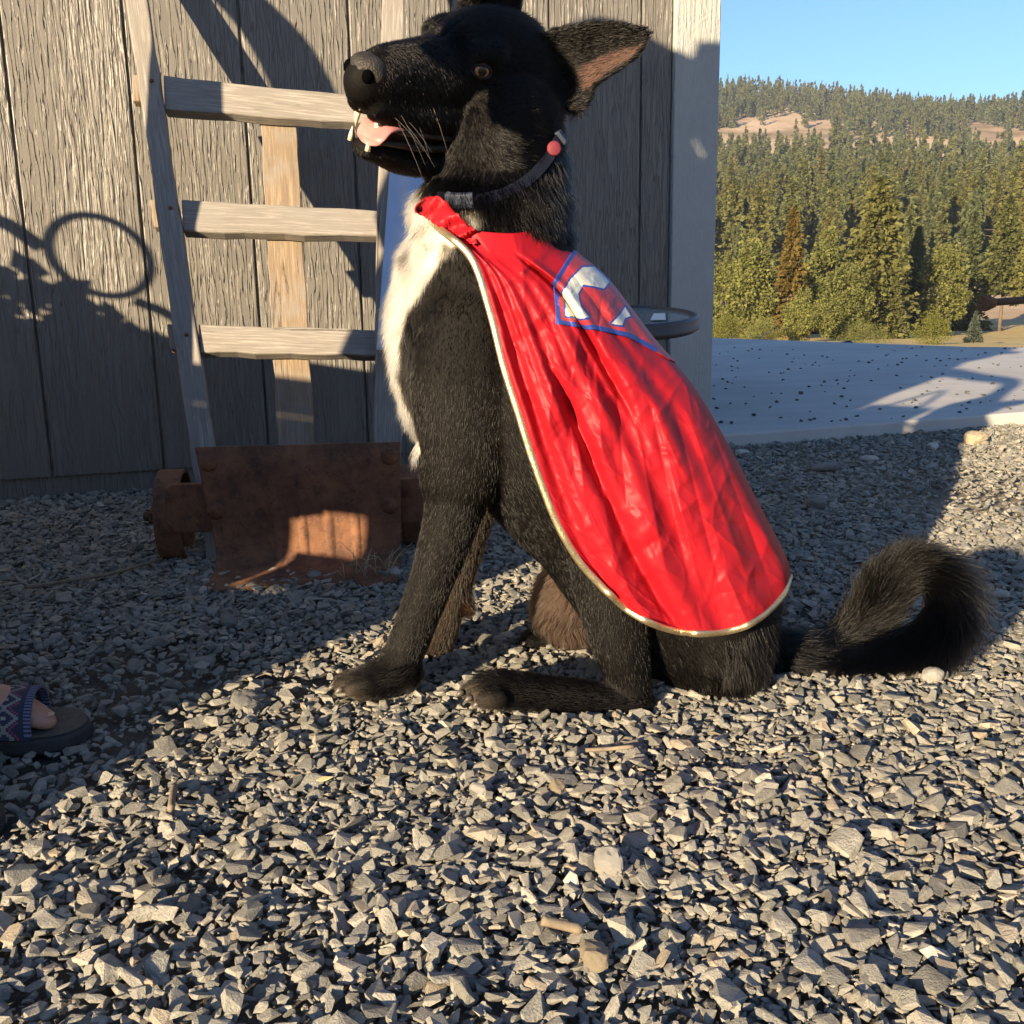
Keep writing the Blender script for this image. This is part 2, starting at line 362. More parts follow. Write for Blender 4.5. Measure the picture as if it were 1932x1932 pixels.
def allowed(x, y):
    a = (np.abs(x) < .70*y+.42) & (y > .38)
    tw = (np.stack([x, y, 0*x], -1)-WP)@WN; ts = (np.stack([x, y, 0*x], -1)-WP)@WD
    a &= (tw < .03) | (ts > tcor)
    s2 = (np.stack([x, y], -1)-SL0); a &= (s2@np.array([-sd[1], sd[0]]) < -.004) | (x < SL0[0])
    return a & ~((tw > -.01) & (x > .5) & (ts < tcor+.02))
def deposit(n, Lmu, Lsig, lo, hi, zcenter=.3, tilt=.35, cands=3):
    out = []; xs = RS.uniform(*GRX, n*14); ys = RS.uniform(.36, 4.25, n*14); ok = allowed(xs, ys)
    # thin out the dusty strip in front of the slab
    ok &= ~((xs > .55) & (ys > 1.9) & (RS.rand(len(xs)) < .72*sstep(1.7, 2.5, ys)*sstep(.5, 1.0, xs)))
    xs, ys = xs[ok], ys[ok]; n = min(n, len(xs)//cands)
    Ls = np.clip(np.exp(RS.normal(math.log(Lmu), Lsig, n)), lo, hi)
    for q in range(n):
        X = xs[q*cands:(q+1)*cands]; Y = ys[q*cands:(q+1)*cands]; ii = ((X-GRX[0])/GRES).astype(int); jj = ((Y-GRY[0])/GRES).astype(int)
        b = int(np.argmin(HG[np.clip(ii, 0, nx-1), np.clip(jj, 0, ny-1)])); x, y, L = X[b], Y[b], Ls[q]
        rad = L*.36; k = max(1, int(rad/GRES)); i, j = ii[b], jj[b]; i0, i1, j0, j1 = max(0, i-k), min(nx, i+k+1), max(0, j-k), min(ny, j+k+1)
        if i1 <= i0 or j1 <= j0: continue
        sub = HG[i0:i1, j0:j1]; th = L*(.18+.1*RS.rand()); m = sub.mean(); h = m+.3*(sub.max()-m); z = h+th*zcenter
        gxs = (np.arange(i0, i1)-i)[:, None]*GRES/rad; gys = (np.arange(j0, j1)-j)[None]*GRES/rad
        HG[i0:i1, j0:j1] = np.maximum(sub, np.where(gxs**2+gys**2 < 1.1, z+th*.55*(1-.5*(gxs**2+gys**2)), -1))
        sx = (sub[-1].mean()-sub[0].mean())/max(1e-3, (i1-i0)*GRES); sy = (sub[:, -1].mean()-sub[:, 0].mean())/max(1e-3, (j1-j0)*GRES)
        out.append((x, y, z, L/2, math.atan(sy)*.7+RS.normal(0, tilt), -math.atan(sx)*.7+RS.normal(0, tilt), RS.uniform(0, 6.283), RS.randint(0, len(protos))))
    return out
stones = deposit(78000, .0082, .40, .0035, .014, .3, .42, 2)+deposit(74000, .0150, .38, .008, .034, .32, .32, 4)+deposit(2600, .026, .22, .020, .044, .30, .24, 3)
stones = np.array(stones)
sc = stones[:, 3]/np.hypot(stones[:, 1], .5); vis = np.abs(stones[:, 0]) < .5*(stones[:, 1]*.975+.13); vis &= stones[:, 1] > .69
order = np.argsort(-(sc*vis)); own = order[:300]; rest = order[300:]
def gn_scatter(name, pts, mesh_list, mat=None):
    c = bpy.data.collections.new(name+' sources')
    for i, m in enumerate(mesh_list): c.objects.link(bpy.data.objects.new('%s_source_%02d' % (name, i), m))
    me = bpy.data.meshes.new(name); n = len(pts); me.vertices.add(n); me.vertices.foreach_set('co', pts[:, :3].astype(np.float32).ravel())
    a = me.attributes.new('rot', 'FLOAT_VECTOR', 'POINT'); a.data.foreach_set('vector', pts[:, 4:7].astype(np.float32).ravel())
    a = me.attributes.new('scl', 'FLOAT', 'POINT'); a.data.foreach_set('value', pts[:, 3].astype(np.float32))
    a = me.attributes.new('pick', 'INT', 'POINT'); a.data.foreach_set('value', pts[:, 7].astype(np.int32))
    o = bpy.data.objects.new(name, me); COL.objects.link(o)
    g = bpy.data.node_groups.new(name, 'GeometryNodeTree'); g.interface.new_socket('Geometry', in_out='INPUT', socket_type='NodeSocketGeometry'); g.interface.new_socket('Geometry', in_out='OUTPUT', socket_type='NodeSocketGeometry')
    gi = g.nodes.new('NodeGroupInput'); go = g.nodes.new('NodeGroupOutput'); ip = g.nodes.new('GeometryNodeInstanceOnPoints'); ci = g.nodes.new('GeometryNodeCollectionInfo')
    ci.inputs['Collection'].default_value = c; ci.inputs['Separate Children'].default_value = True; ci.inputs['Reset Children'].default_value = True
    def na(nm, ty): q = g.nodes.new('GeometryNodeInputNamedAttribute'); q.data_type = ty; q.inputs[0].default_value = nm; return q.outputs[0]
    e2r = g.nodes.new('FunctionNodeEulerToRotation'); L = g.links.new
    L(na('rot', 'FLOAT_VECTOR'), e2r.inputs[0]); L(gi.outputs[0], ip.inputs['Points']); L(ci.outputs[0], ip.inputs['Instance']); ip.inputs['Pick Instance'].default_value = True
    L(na('pick', 'INT'), ip.inputs['Instance Index']); L(e2r.outputs[0], ip.inputs['Rotation']); L(na('scl', 'FLOAT'), ip.inputs['Scale']); L(ip.outputs[0], go.inputs[0])
    mod = o.modifiers.new('scatter', 'NODES'); mod.node_group = g; return o
gravel = gn_scatter('gravel', stones[rest], protos); tag(gravel, 'loose crushed grey gravel covering the yard', kind='stuff')
for q in own:
    x, y, z, s, a, b, c, k = stones[q]; o = bpy.data.objects.new('gravel_stone', protos[int(k)]); o.location = (x, y, z); o.rotation_euler = (a, b, c); o.scale = (s, s, s)
    COL.objects.link(o); o.parent = ground

# ------------------------------------------------------------------ hand truck
def grain(o, along, across):
    """per-vertex grain coordinates: along, across and through the board"""
    me = o.data; n = len(me.vertices); co = np.empty(n*3); me.vertices.foreach_get('co', co); co = co.reshape(-1, 3)
    a = np.array(along, float); a /= np.linalg.norm(a); b = np.array(across, float); b -= a*(a@b); b /= np.linalg.norm(b); c = np.cross(a, b)
    at = me.attributes.new('gr', 'FLOAT_VECTOR', 'POINT'); at.data.foreach_set('vector', np.stack([co@a, co@b, co@c], -1).astype(np.float32).ravel()); return o
HY = R(8); HD = np.array([math.cos(HY), math.sin(HY), 0]); HB = np.array([-.40, 2.06, 0]); TILT = R(27)
HUP = np.array([-math.sin(HY)*math.sin(TILT), math.cos(HY)*math.sin(TILT), math.cos(TILT)]); HN = np.cross(HD, HUP); HN /= np.linalg.norm(HN)   # HN points to the viewer's side
if HN[1] > 0: HN = -HN
def hp(px, py, back=0.): return Pp(px, py, HB-HN*back, HN)
truck = empty('hand_truck', tuple(HB)); tag(truck, 'antique wooden hand truck with rusty steel toe plate leaning against the shed', 'hand truck')
def plank(name, quad, thick, mat, back=0., bev=.0025, sub=14):
    """board from the four corners of its front face (top-left, top-right, bottom-right, bottom-left), cut into strips so that its edges can wander"""
    A, B_, C_, D = (hp(*q, back) for q in quad); V = []; Fc = []
    long_v = np.linalg.norm(A-D) > np.linalg.norm(A-B_)
    for i in range(sub+1):
        t = i/sub
        if long_v: p, q = A+(D-A)*t, B_+(C_-B_)*t
        else: p, q = A+(B_-A)*t, D+(C_-D)*t
        dv = (q-p)/np.linalg.norm(q-p); e = .0022*np.array([random.uniform(-1, 1), random.uniform(-1, 1)]); p = p+dv*e[0]; q = q+dv*e[1]
        V += [p, q, q-HN*thick, p-HN*thick]
    for i in range(sub):
        for k in range(4): Fc.append((i*4+k, i*4+(k+1) % 4, i*4+4+(k+1) % 4, i*4+4+k))
    Fc += [(0, 1, 2, 3), tuple(sub*4+k for k in (3, 2, 1, 0))]
    o = fix_normals(mesh_obj(name, V, Fc, mat, truck)); grain(o, (D-A) if long_v else (B_-A), (B_-A) if long_v else (D-A)); return bevel(o, bev)
plank('rail', [(221, -120), (260, -120), (440, 1082), (392, 1082)], .034, M['wood'], 0., .004, 26)
bpy.data.objects['rail'].data.vertices[0].co.z += .0
plank('rail', [(722, -120), (764, -120), (756, 1075), (700, 1075)], .034, M['wood'], 0., .004, 26)
for q in ([(308, 141), (730, 187), (730, 236), (310, 205)], [(342, 377), (722, 397), (722, 446), (345, 436)], [(374, 612), (716, 621), (716, 670), (378, 664)]):
    plank('rung', q, .034, M['wood'], .012, .004, 10)
for q in ([(248, 140), (262, 140), (266, 190), (252, 190)], [(282, 376), (296, 376), (302, 428), (288, 428)], [(316, 610), (330, 612), (334, 660), (320, 658)]):
    plank('tenon', q, .024, M['wood2'], .02, .003, 3)
plank('slat', [(490, 196), (556, 196), (597, 900), (527, 900)], .016, M['wood2'], .050, .002, 20)
for x, y in ((286, 153), (322, 393), (352, 632)):
    c = hp(x, y); tube('nail', [c-HN*.004, c+HN*.004, c+HN*.006], [.0045, .0045, .002], M['rust'], truck, 8)
# toe plate: a steel sheet standing in front of the rails and curling forward along the ground
PW0, PW1 = Zp(408, 1085), Zp(757, 1073); pd = PW1-PW0; pd[2] = 0; pw = np.linalg.norm(pd); pd /= pw; pn = np.array([pd[1], -pd[0], 0.])
tl, tr_ = Pp(368, 842, PW0+np.array([0, 0, 0]), pn), Pp(755, 835, PW0, pn)
prof = [(0, .27), (0, .21), (0, .15), (0, .10), (.002, .07), (.008, .045), (.02, .028), (.04, .020), (.065, .016), (.10, .014), (.15, .012)]
ns = 96; V = []; Fc = []
u0 = (tl-PW0)@pd; u1 = (tr_-PW0)@pd; ztop = (tl[2]+tr_[2])/2
for j, (f, z) in enumerate(prof):
    z = z if z < .1 else z/.27*ztop
    a = np.interp(z, [0, ztop], [0.012, u0]); b = np.interp(z, [0, ztop], [pw, u1])
    for i in range(ns+1):
        u = a+(b-a)*i/ns; rel = i/ns; rib = 0
        if .05 < z < .16 or f > 0:
            for c in (.34, .48, .62, .76): rib += .007*math.exp(-((rel-c)/.012)**2)*float(sstep(.19, .13, z))*float(sstep(.12, .03, f))
        edge = .012*math.sin(rel*9)+.006*math.sin(rel*31) if j == len(prof)-1 else 0
        V.append(PW0+pd*u+pn*(f+rib*1.0+edge)+ZU*z)
m = ns+1
for j in range(len(prof)-1):
    for i in range(ns): Fc.append((j*m+i, j*m+i+1, (j+1)*m+i+1, (j+1)*m+i))
plate = mesh_obj('toe_plate', V, Fc, M['rust'], truck, True); so = plate.modifiers.new('sheet', 'SOLIDIFY'); so.thickness = .006; so.offset = -1
for x, y in ((394, 872), (408, 963), (735, 860), (735, 952)):
    c = Pp(x, y, PW0, pn); tube('rivet', [c-pn*.002, c+pn*.007, c+pn*.011, c+pn*.0145], [.0185, .0175, .012, .002], M['rust'], truck, 16)
# wheels and axle brackets
def wheel(px0, py0, dist, side):
    c = Yp(px0, py0, dist); ax = HD*side; n = 40; hub = []; prof_w = [(-.026, .088), (-.026, .096), (.026, .096), (.026, .088)]; V = []; Fc = []
    e1 = np.array([-HD[1], HD[0], 0]); e2 = ZU
    for k in range(n):
        t = 2*math.pi*k/n; rdir = e1*math.cos(t)+e2*math.sin(t)
        for (a, r_) in prof_w: V.append(c+HD*a+rdir*r_)
    for k in range(n):
        for q in range(4): Fc.append((k*4+q, k*4+(q+1) % 4, ((k+1) % n)*4+(q+1) % 4, ((k+1) % n)*4+q))
    wo_ = empty('wheel_group', tuple(c)); bpy.data.objects.remove(wo_)
    o = bevel(fix_normals(mesh_obj('wheel', V, Fc, M['rust'], truck, False)), .003)
    tube('hub', [c-HD*.034, c-HD*.03, c+HD*.03, c+HD*.034], [.02, .026, .026, .02], M['rust'], o, 16)
    for k in range(5):
        t = 2*math.pi*k/5+.3; rdir = e1*math.cos(t)+e2*math.sin(t); tube('spoke', [c+rdir*.02, c+rdir*.091], .009, M['rust'], o, 8)
    return c
wc = wheel(330, 972, 2.09, -1); wc2 = wheel(778, 958, 2.19, 1)
tube('axle', [wc-HD*.062, wc-HD*.03, wc2+HD*.05], [.010, .012, .012], M['rust'], truck, 10)
tube('axle_nut', [wc-HD*.050, wc-HD*.036], .017, M['rust'], truck, 6, smooth=False)
def bracket(poly, dist, th):
    P = [Yp(*q, dist) for q in poly]; prism('axle_bracket', P, np.array([-HD[1], HD[0], 0])*th, M['rust'], truck, .003)
bracket([(310, 922), (322, 915), (400, 912), (400, 1004), (330, 1006), (312, 985)], 1.985, .02)
bracket([(745, 905), (806, 900), (812, 915), (812, 970), (800, 984), (745, 988)], 2.04, .02)

# ------------------------------------------------------------------ pale blue cloth hanging by the right rail
def cloth_strip(name, left, right, dist, mat, nu=24, nv=60, amp=.012):
    Lc, Rc = catmull(left, nv//(len(left)-1)), catmull(right, nv//(len(right)-1)); k = min(len(Lc), len(Rc)); V = []; Fc = []
    for i in range(k):
        for j in range(nu):
            u = j/(nu-1); q = Lc[i]*(1-u)+Rc[i]*u; d = dist-.27*max(0, q[1]-195)/465+amp*math.sin(u*9+i*.05)+amp*.6*math.sin(u*17+i*.12+1)*(.4+.6*i/k); V.append(Yp(q[0], q[1], d))
    for i in range(k-1):
        for j in range(nu-1): Fc.append((i*nu+j, i*nu+j+1, (i+1)*nu+j+1, (i+1)*nu+j))
    o = mesh_obj(name, V, Fc, mat, None, True); s = o.modifiers.new('hem', 'SOLIDIFY'); s.thickness = .002; return o
blue = NB('pale blue cotton'); bc = blue.co('Object'); blue.set(col=blue.ramp(blue.noise(bc, 9, 3), [(.3, (.36, .46, .62)), (.7, (.46, .57, .74))]), rough=.85, sheen=.3, nrm=blue.bump(blue.noise(bc, 60, 4), .002, .6))
tag(cloth_strip('hanging_cloth', [(744, 195), (738, 290), (728, 420), (718, 560), (712, 660)], [(800, 195), (806, 290), (850, 420), (830, 560), (800, 660)], 2.51, blue.m), 'pale blue cloth hanging behind the dog beside the right rail of the hand truck', 'cloth')

# ------------------------------------------------------------------ patio table
tc = Yp(1163, 593, 2.30); TR = .172
table = empty('side_table', (tc[0], tc[1], 0)); tag(table, 'small round glass topped side table with dark grey rim behind the dog', 'table')
def lathe(name, prof, c, mat, parent, n=56, smooth=True):
    V = []; Fc = []; m = len(prof)
    for k in range(n):
        t = 2*math.pi*k/n
        for r_, z in prof: V.append((c[0]+r_*math.cos(t), c[1]+r_*math.sin(t), c[2]+z))
    for k in range(n):
        for q in range(m): Fc.append((k*m+q, ((k+1) % n)*m+q, ((k+1) % n)*m+(q+1) % m, k*m+(q+1) % m))
    return fix_normals(mesh_obj(name, V, Fc, mat, parent, smooth))
ztab = tc[2]
lathe('rim', [(TR-.016, -.004), (TR-.012, .004), (TR-.004, .004), (TR, -.002), (TR-.003, -.012), (TR+.002, -.017), (TR+.001, -.024), (TR-.008, -.030), (TR-.022, -.030), (TR-.024, -.012)], (tc[0], tc[1], ztab), M['greytable'], table)
gl = NB('table glass'); gl.set(col=(.20, .26, .27), rough=.08, spec=.8, nrm=gl.bump(gl.noise(gl.co('Object'), 90, 3), .0004, .5))
V = [(tc[0]+(TR-.014)*math.cos(2*math.pi*k/56), tc[1]+(TR-.014)*math.sin(2*math.pi*k/56), ztab-.008) for k in range(56)]
prism('glass_top', V, (0, 0, .006), gl.m, table, .001)
for k in range(3):
    t = 2*math.pi*k/3+.5; a = np.array([math.cos(t), math.sin(t), 0]); c0 = np.array([tc[0], tc[1], 0.])
    tube('leg', catmull([c0+a*.10+ZU*(ztab-.03), c0+a*.07+ZU*(ztab*.6), c0+a*.07+ZU*(ztab*.35), c0+a*.12+ZU*.02], 6), .009, M['greytable'], table, 10)
pp = [Yp(x, y, 2.22) for x, y in ((1222, 588), (1240, 584), (1262, 590), (1250, 594), (1228, 593))]
pp = [(p[0], p[1]+.10*(i in (1, 2)), ztab+.0005) for i, p in enumerate(pp)]
piece_mat = simple('white paper', (.75, .75, .73), .8, .05, 20, 0)  # flat white piece set on the glass top
ps_ = prism('white_piece', pp, (0, 0, .0015), piece_mat, None, 0); table.rotation_euler = (R(5.5), 0, 0); Tm = Matrix.Translation((tc[0], tc[1], 0)); ps_.matrix_world = Tm @ Matrix.Rotation(R(5.5), 4, 'X') @ Tm.inverted()
tag(ps_, 'small flat white piece on the glass table top', 'piece')

# ------------------------------------------------------------------ trees
FOL = dict(dec=mat_foliage('broad leaves', (.115, .122, .036), (.265, .27, .085)), pine=mat_foliage('pine needles', (.105, .108, .038), (.22, .235, .08), (.16, .13, .032)),
           larch=mat_foliage('yellowing needles', (.12, .09, .022), (.23, .165, .045)), fir=mat_foliage('fir needles', (.095, .105, .050), (.185, .215, .09), (.145, .135, .048)),
           spruce=mat_foliage('blue spruce needles', (.075, .095, .07), (.14, .165, .125)), shrub=mat_foliage('light green leaves', (.12, .13, .028), (.22, .22, .055)))
def sprays(pos, out, size, rs, up=.5):
    n = len(pos); d = out+rs.normal(0, .45, (n, 3)); d /= np.linalg.norm(d, axis=1)[:, None]; u = rs.normal(0, .6, (n, 3))+np.array([0, 0, up]); s = np.cross(d, u); s /= np.linalg.norm(s, axis=1)[:, None]+1e-6
    size = np.asarray(size)[:, None] if np.ndim(size) else size
    a = pos-d*size*.3; b = pos+s*size*.42; c = pos+d*size*.75; e = pos-s*size*.42
    V = np.stack([a, b, c, e], 1).reshape(-1, 3); F = np.arange(4*n).reshape(-1, 4); return V, F
def conifer_crown(h, rad, n, size, seed, bottom=.08, power=.85, gap=.5, droop=.25):
    rs = np.random.RandomState(seed); nb = max(20, n//14); zb_ = bottom+(1-bottom)*rs.rand(nb)**1.25; az = rs.uniform(0, 6.283, nb); ln = rad*(1-zb_)**power*rs.uniform(.55, 1.1, nb)+.03*rad
    k = rs.randint(0, nb, n); t = rs.rand(n)**.6; z = zb_[k]*h+ln[k]*t*(.12-droop*t)+rs.normal(0, size*.25, n); a = az[k]+rs.normal(0, .10+.12*(1-t), n); r_ = ln[k]*t
    pos = np.stack([r_*np.cos(a), r_*np.sin(a), z], -1); out = np.stack([np.cos(a), np.sin(a), -droop+0*a], -1)
    top = np.stack([rs.normal(0, .02*rad, 14), rs.normal(0, .02*rad, 14), h*np.linspace(.9, 1.01, 14)], -1); pos = np.vstack([pos, top]); out = np.vstack([out, np.tile([0, 0, 1.], (14, 1))])
    return sprays(pos, out, np.r_[size*rs.uniform(.6, 1.25, n), np.full(14, size*.7)], rs)
def broad_crown(h, rad, n, size, seed, bottom=.12, nc=46):
    rs = np.random.RandomState(seed); d = rs.normal(0, 1, (nc, 3)); d /= np.linalg.norm(d, axis=1)[:, None]; q = rs.uniform(.45, 1, nc)[:, None]**.6
    hh = h*(1-bottom)/2; zc = h*bottom+hh; cen = d*q*np.array([rad*.78, rad*.78, hh*.84]); cen[:, 2] += zc; cen[:, :2] *= np.interp(cen[:, 2], [0, h*.35, h], [.9, 1.1, .6])[:, None]
    k = rs.randint(0, nc, n); off = rs.normal(0, 1, (n, 3)); off /= np.linalg.norm(off, axis=1)[:, None]; cr = rs.uniform(.20, .36, nc)*rad; pos = cen[k]+off*(cr[k]*rs.uniform(.4, 1.05, n)**.5)[:, None]
    return sprays(pos, off*.7+np.array([0, 0, -.2]), size*rs.uniform(.6, 1.3, n), rs)
def trunk_data(h, r0, seed, lean=.01, limbs=0, rad=1.):
    rs = np.random.RandomState(seed); path = [(rs.normal(0, lean*h)*t, rs.normal(0, lean*h)*t, -.4+h*t) for t in np.linspace(0, 1, 7)]
    V, Fc = tube_data(path, np.linspace(r0, r0*.12, 7), 8); V = list(V)
    for k in range(limbs):
        t = rs.uniform(.2, .8); a = rs.uniform(0, 6.28); p = np.array([0, 0, h*t]); q = p+np.array([math.cos(a)*rad*.7, math.sin(a)*rad*.7, h*.12*rs.uniform(-.3, 1)])
        v, f = tube_data([p, (p+q)/2+np.array([0, 0, .05*h*rs.rand()]), q], [r0*.35, r0*.22, r0*.08], 5); o = len(V); V += list(v); Fc += [tuple(i+o for i in ff) for ff in f]
    return V, Fc
def tree(name, px, ptop, pbase, dist, hw, kind, label, cat, seed, n=4200, group=None, bottom=None):
    """a tree whose foot, top and half width were read off the photograph for a given distance in metres"""
    b = Yp(px, pbase, dist); h = Yp(px, ptop, dist)[2]-b[2]; rad = hw/FPX*dist; zg = float(terrain_z(np.array(b[0]), np.array(b[1]))); base = min(b[2], zg+.0)
    h += b[2]-base; root = empty(name, (b[0], b[1], base)); tag(root, label, cat, group)
    if kind in ('dec', 'shrub'): V, F = broad_crown(h, rad, n, h*.026, seed, .03 if bottom is None else bottom)
    else: V, F = conifer_crown(h, rad, n, h*(.030 if kind != 'spruce' else .05), seed, .05 if bottom is None else bottom, {'pine': .6, 'larch': .7}.get(kind, .9))
    me = fast_mesh('crown', V, F); c = link_mesh('crown', me, FOL[kind]); c.location = root.location; c.parent = root; c.matrix_parent_inverse = pm(root).inverted()
    tv, tf = trunk_data(h*.93, max(.05, h*.016), seed, .008, 10 if kind in ('dec', 'pine') else 0, rad); t = mesh_obj('trunk', tv, tf, M['bark'], None, True); t.location = root.location; t.parent = root; t.matrix_parent_inverse = pm(root).inverted()
    return root
TREES = [
 ('broadleaf_tree', 1405, 438, 660, 92, 78, 'dec', 'bushy rounded olive green tree right next to the corner board', 'tree'),
 ('broadleaf_tree', 1352, 470, 655, 98, 60, 'dec', 'dark green leafy tree half hidden by the corner board', 'tree'),
 ('larch_tree', 1487, 392, 660, 90, 44, 'larch', 'slim rusty yellow larch between the rounded tree and the tall pine', 'tree'),
 ('broadleaf_tree', 1552, 420, 655, 104, 62, 'dec', 'olive leafy tree just right of the slim yellow larch', 'tree'),
 ('pine_tree', 1642, 338, 662, 88, 92, 'pine', 'tallest broad yellow green pine in the middle of the tree belt', 'tree'),
 ('broadleaf_tree', 1592, 490, 662, 84, 60, 'dec', 'lower rounded leafy tree overlapping the foot of the tallest pine', 'tree'),
 ('young_tree', 1513, 535, 664, 74, 48, 'dec', 'small bright green young tree in front of the yellow larch', 'tree'),
 ('conifer_tree', 1718, 425, 655, 100, 52, 'fir', 'dark green conifer just right of the tallest pine', 'tree'),
 ('broadleaf_tree', 1772, 440, 650, 96, 56, 'dec', 'tall olive leafy tree above the round yellow shrub', 'tree'),
 ('conifer_tree', 1822, 400, 640, 108, 46, 'fir', 'narrow dark conifer behind the little blue spruce', 'tree'),
 ('pine_tree', 1885, 372, 628, 106, 58, 'pine', 'tall thin pine with bare trunk above the pole end', 'tree', .3),
 ('pine_tree', 1945, 385, 628, 102, 52, 'pine', 'pine cut by the right edge of the view above the dry field', 'tree', .25),
 ('conifer_tree', 1680, 520, 660, 86, 46, 'fir', 'short dark conifer left of the round yellow shrub', 'tree'),
 ('shrub', 1756, 585, 660, 62, 40, 'shrub', 'round yellow green shrub at the edge of the dry field', 'shrub'),
 ('spruce_tree', 1838, 588, 632, 66, 19, 'spruce', 'little blue grey spruce standing in the dry field', 'tree'),
 ('shrub', 1440, 600, 662, 70, 46, 'dec', 'low leafy bush at the foot of the rounded tree', 'shrub'),
 ('shrub', 1630, 610, 664, 66, 60, 'dec', 'low leafy bush at the foot of the tallest pine', 'shrub'),
 ('shrub', 1372, 590, 660, 64, 44, 'shrub', 'low bush beside the corner board at the slab edge', 'shrub'),
]
for i, q in enumerate(TREES):
    tree(*q[:9], seed=40+i, n=9500 if q[6] in ('pine', 'dec') else 7000, bottom=q[9] if len(q) > 9 else None)
# hillside conifers: the nearest 300 singly, the rest as one forest
def scatter_forest(n, rmin, rmax, azr=(6, 46)):
    az = np.radians(RS.uniform(*azr, n)); r_ = np.sqrt(RS.uniform(rmin**2, rmax**2, n)); x, y = r_*np.sin(az), r_*np.cos(az); z = terrain_z(x, y)
    el = np.degrees(np.arctan2(z-CAM_H, r_)); azd = np.degrees(az)
    c = fbm(np.stack([x/70, y/110, x*0+2], -1), 3)
    edge = fbm(np.stack([x/45+5, y/45, x*0], -1), 3)
    clear = (np.abs(el-7.0+.05*(azd-11)) < 1.05+1.1*edge) & (azd < 17.2+2*edge)
    clear |= (np.abs(el-5.8+.09*(azd-23)) < .8+1.1*edge) & (azd > 17.5)
    clear |= (np.abs(el-4.8) < .25+.9*edge) & (azd > 18.5) & (azd < 23)
    k = ~clear | (RS.rand(n) < .07); return x[k], y[k], z[k], r_[k]
fv = []
for i in range(5):
    h = 1.; V, F = conifer_crown(1., .17+.02*i, 420, .088, 300+i, .10, .8, .5, .3); tv, tf = trunk_data(.95, .013, 300+i, .006); fv.append((V, F, tv, tf))
crown_me = []; trunk_me = []; joint_me = []
for i, (V, F, tv, tf) in enumerate(fv):
    tv = [(v[0], v[1], max(-.1, v[2]+.36)) if False else (v[0], v[1], v[2]+.0) for v in tv]
    V9, F9 = conifer_crown(1., .17+.02*i, 1500, .052, 340+i, .08, .75, .5, .3); me = fast_mesh('crown', V9, F9); me.materials.append(FOL['fir' if i % 2 else 'pine']); crown_me.append(me)
    tm = bpy.data.meshes.new('trunk'); tm.from_pydata([tuple(map(float, v)) for v in tv], [], tf); tm.materials.append(M['bark']); trunk_me.append(tm)
    jm = fast_mesh('forest_conifer', V, F); jm.materials.append(FOL['fir']); joint_me.append(jm)
x, y, z, r_ = scatter_forest(8200, 190, 1120)
o_ = np.argsort(r_); x, y, z, r_ = x[o_], y[o_], z[o_], r_[o_]
visf = np.where((np.degrees(np.arctan2(x, y)) > 10.8) & (np.degrees(np.arctan2(x, y)) < 28))[0][:290]
ht = np.clip(RS.normal(15.5, 3.0, len(x)), 8, 24)*np.interp(r_, [120, 300, 600, 1000], [.95, .95, .85, .8])
for k in visf:
    i = k % 5; root = empty('hillside_conifer', (x[k], y[k], z[k]-.2)); root.scale = (ht[k],)*3; root.rotation_euler = (0, 0, RS.uniform(0, 6.28))
    tag(root, 'green conifer standing among the wooded slope behind the tree belt', 'tree', 'conifers on the lower slope behind the tree belt')
    for nm, me in (('crown', crown_me[i]), ('trunk', trunk_me[i])): c = bpy.data.objects.new(nm, me); COL.objects.link(c); c.parent = root
mk = np.ones(len(x), bool); mk[visf] = False
fp = np.zeros((mk.sum(), 8)); fp[:, 0], fp[:, 1], fp[:, 2], fp[:, 3] = x[mk], y[mk], z[mk]-.2, ht[mk]; fp[:, 6] = RS.uniform(0, 6.28, mk.sum()); fp[:, 7] = RS.randint(0, 5, mk.sum())
forest = gn_scatter('hillside_forest', fp, joint_me); tag(forest, 'dense conifer forest covering the far hillside', kind='stuff')

# rocks along the slab's far edge, pole, pebbles on the slab
def rock(name, p, s, mat, label, cat, seed, group=None, sq=(1, .8, .6)):
    me = stone_mesh(seed, 26, sq); me.materials.clear()
    if s > .011 and group is None:
        bm = bmesh.new(); bm.from_mesh(me); bmesh.ops.triangulate(bm, faces=bm.faces); bmesh.ops.subdivide_edges(bm, edges=bm.edges, cuts=3, use_grid_fill=True, smooth=.35)
        for v in bm.verts: q_ = np.array(v.co); v.co = Vector(q_*(1+.20*float(fbm(q_*1.7+seed % 17, 3))+.10*float(fbm(q_*5+seed % 13, 2))))
        bm.to_mesh(me); bm.free()
    me.materials.append(mat); o = bpy.data.objects.new(name, me); o.location = p; o.scale = (s, s, s); o.rotation_euler = (random.uniform(-.3, .3), random.uniform(-.3, .3), random.uniform(0, 6)); COL.objects.link(o)
    return tag(o, label, cat, group)
darkrock = simple('dark rock', (.045, .045, .042), .9, .4, 6, .004)
fe = [np.array([-.2, 10.9]), np.array([1.55, 9.35]), np.array([3.3, 7.5]), np.array([5.4, 6.7])]
for k in range(70):
    t = RS.uniform(0, 3); i = int(t); q = fe[i]*(1-t+i)+fe[min(3, i+1)]*(t-i)+RS.normal(0, .12, 2)+np.array([.12, .16]); s = RS.uniform(.04, .10)
    zz = float(terrain_z(np.array(q[0]), np.array(q[1]))); rock('rock', (q[0], q[1], max(zz, -.06)+s*.35), s, darkrock, 'dark broken rock heaped along the far edge of the slab', 'rock', 500+k % 9, 'dark rocks along the far slab edge')
pole = simple('rusty brown steel', (.11, .055, .035), .75, .3, 12, .002)
pr = empty('pole', (0, 0, 0)); a, b = Yp(1868, 571, 9.6), Yp(2060, 556, 9.9); pr.location = a
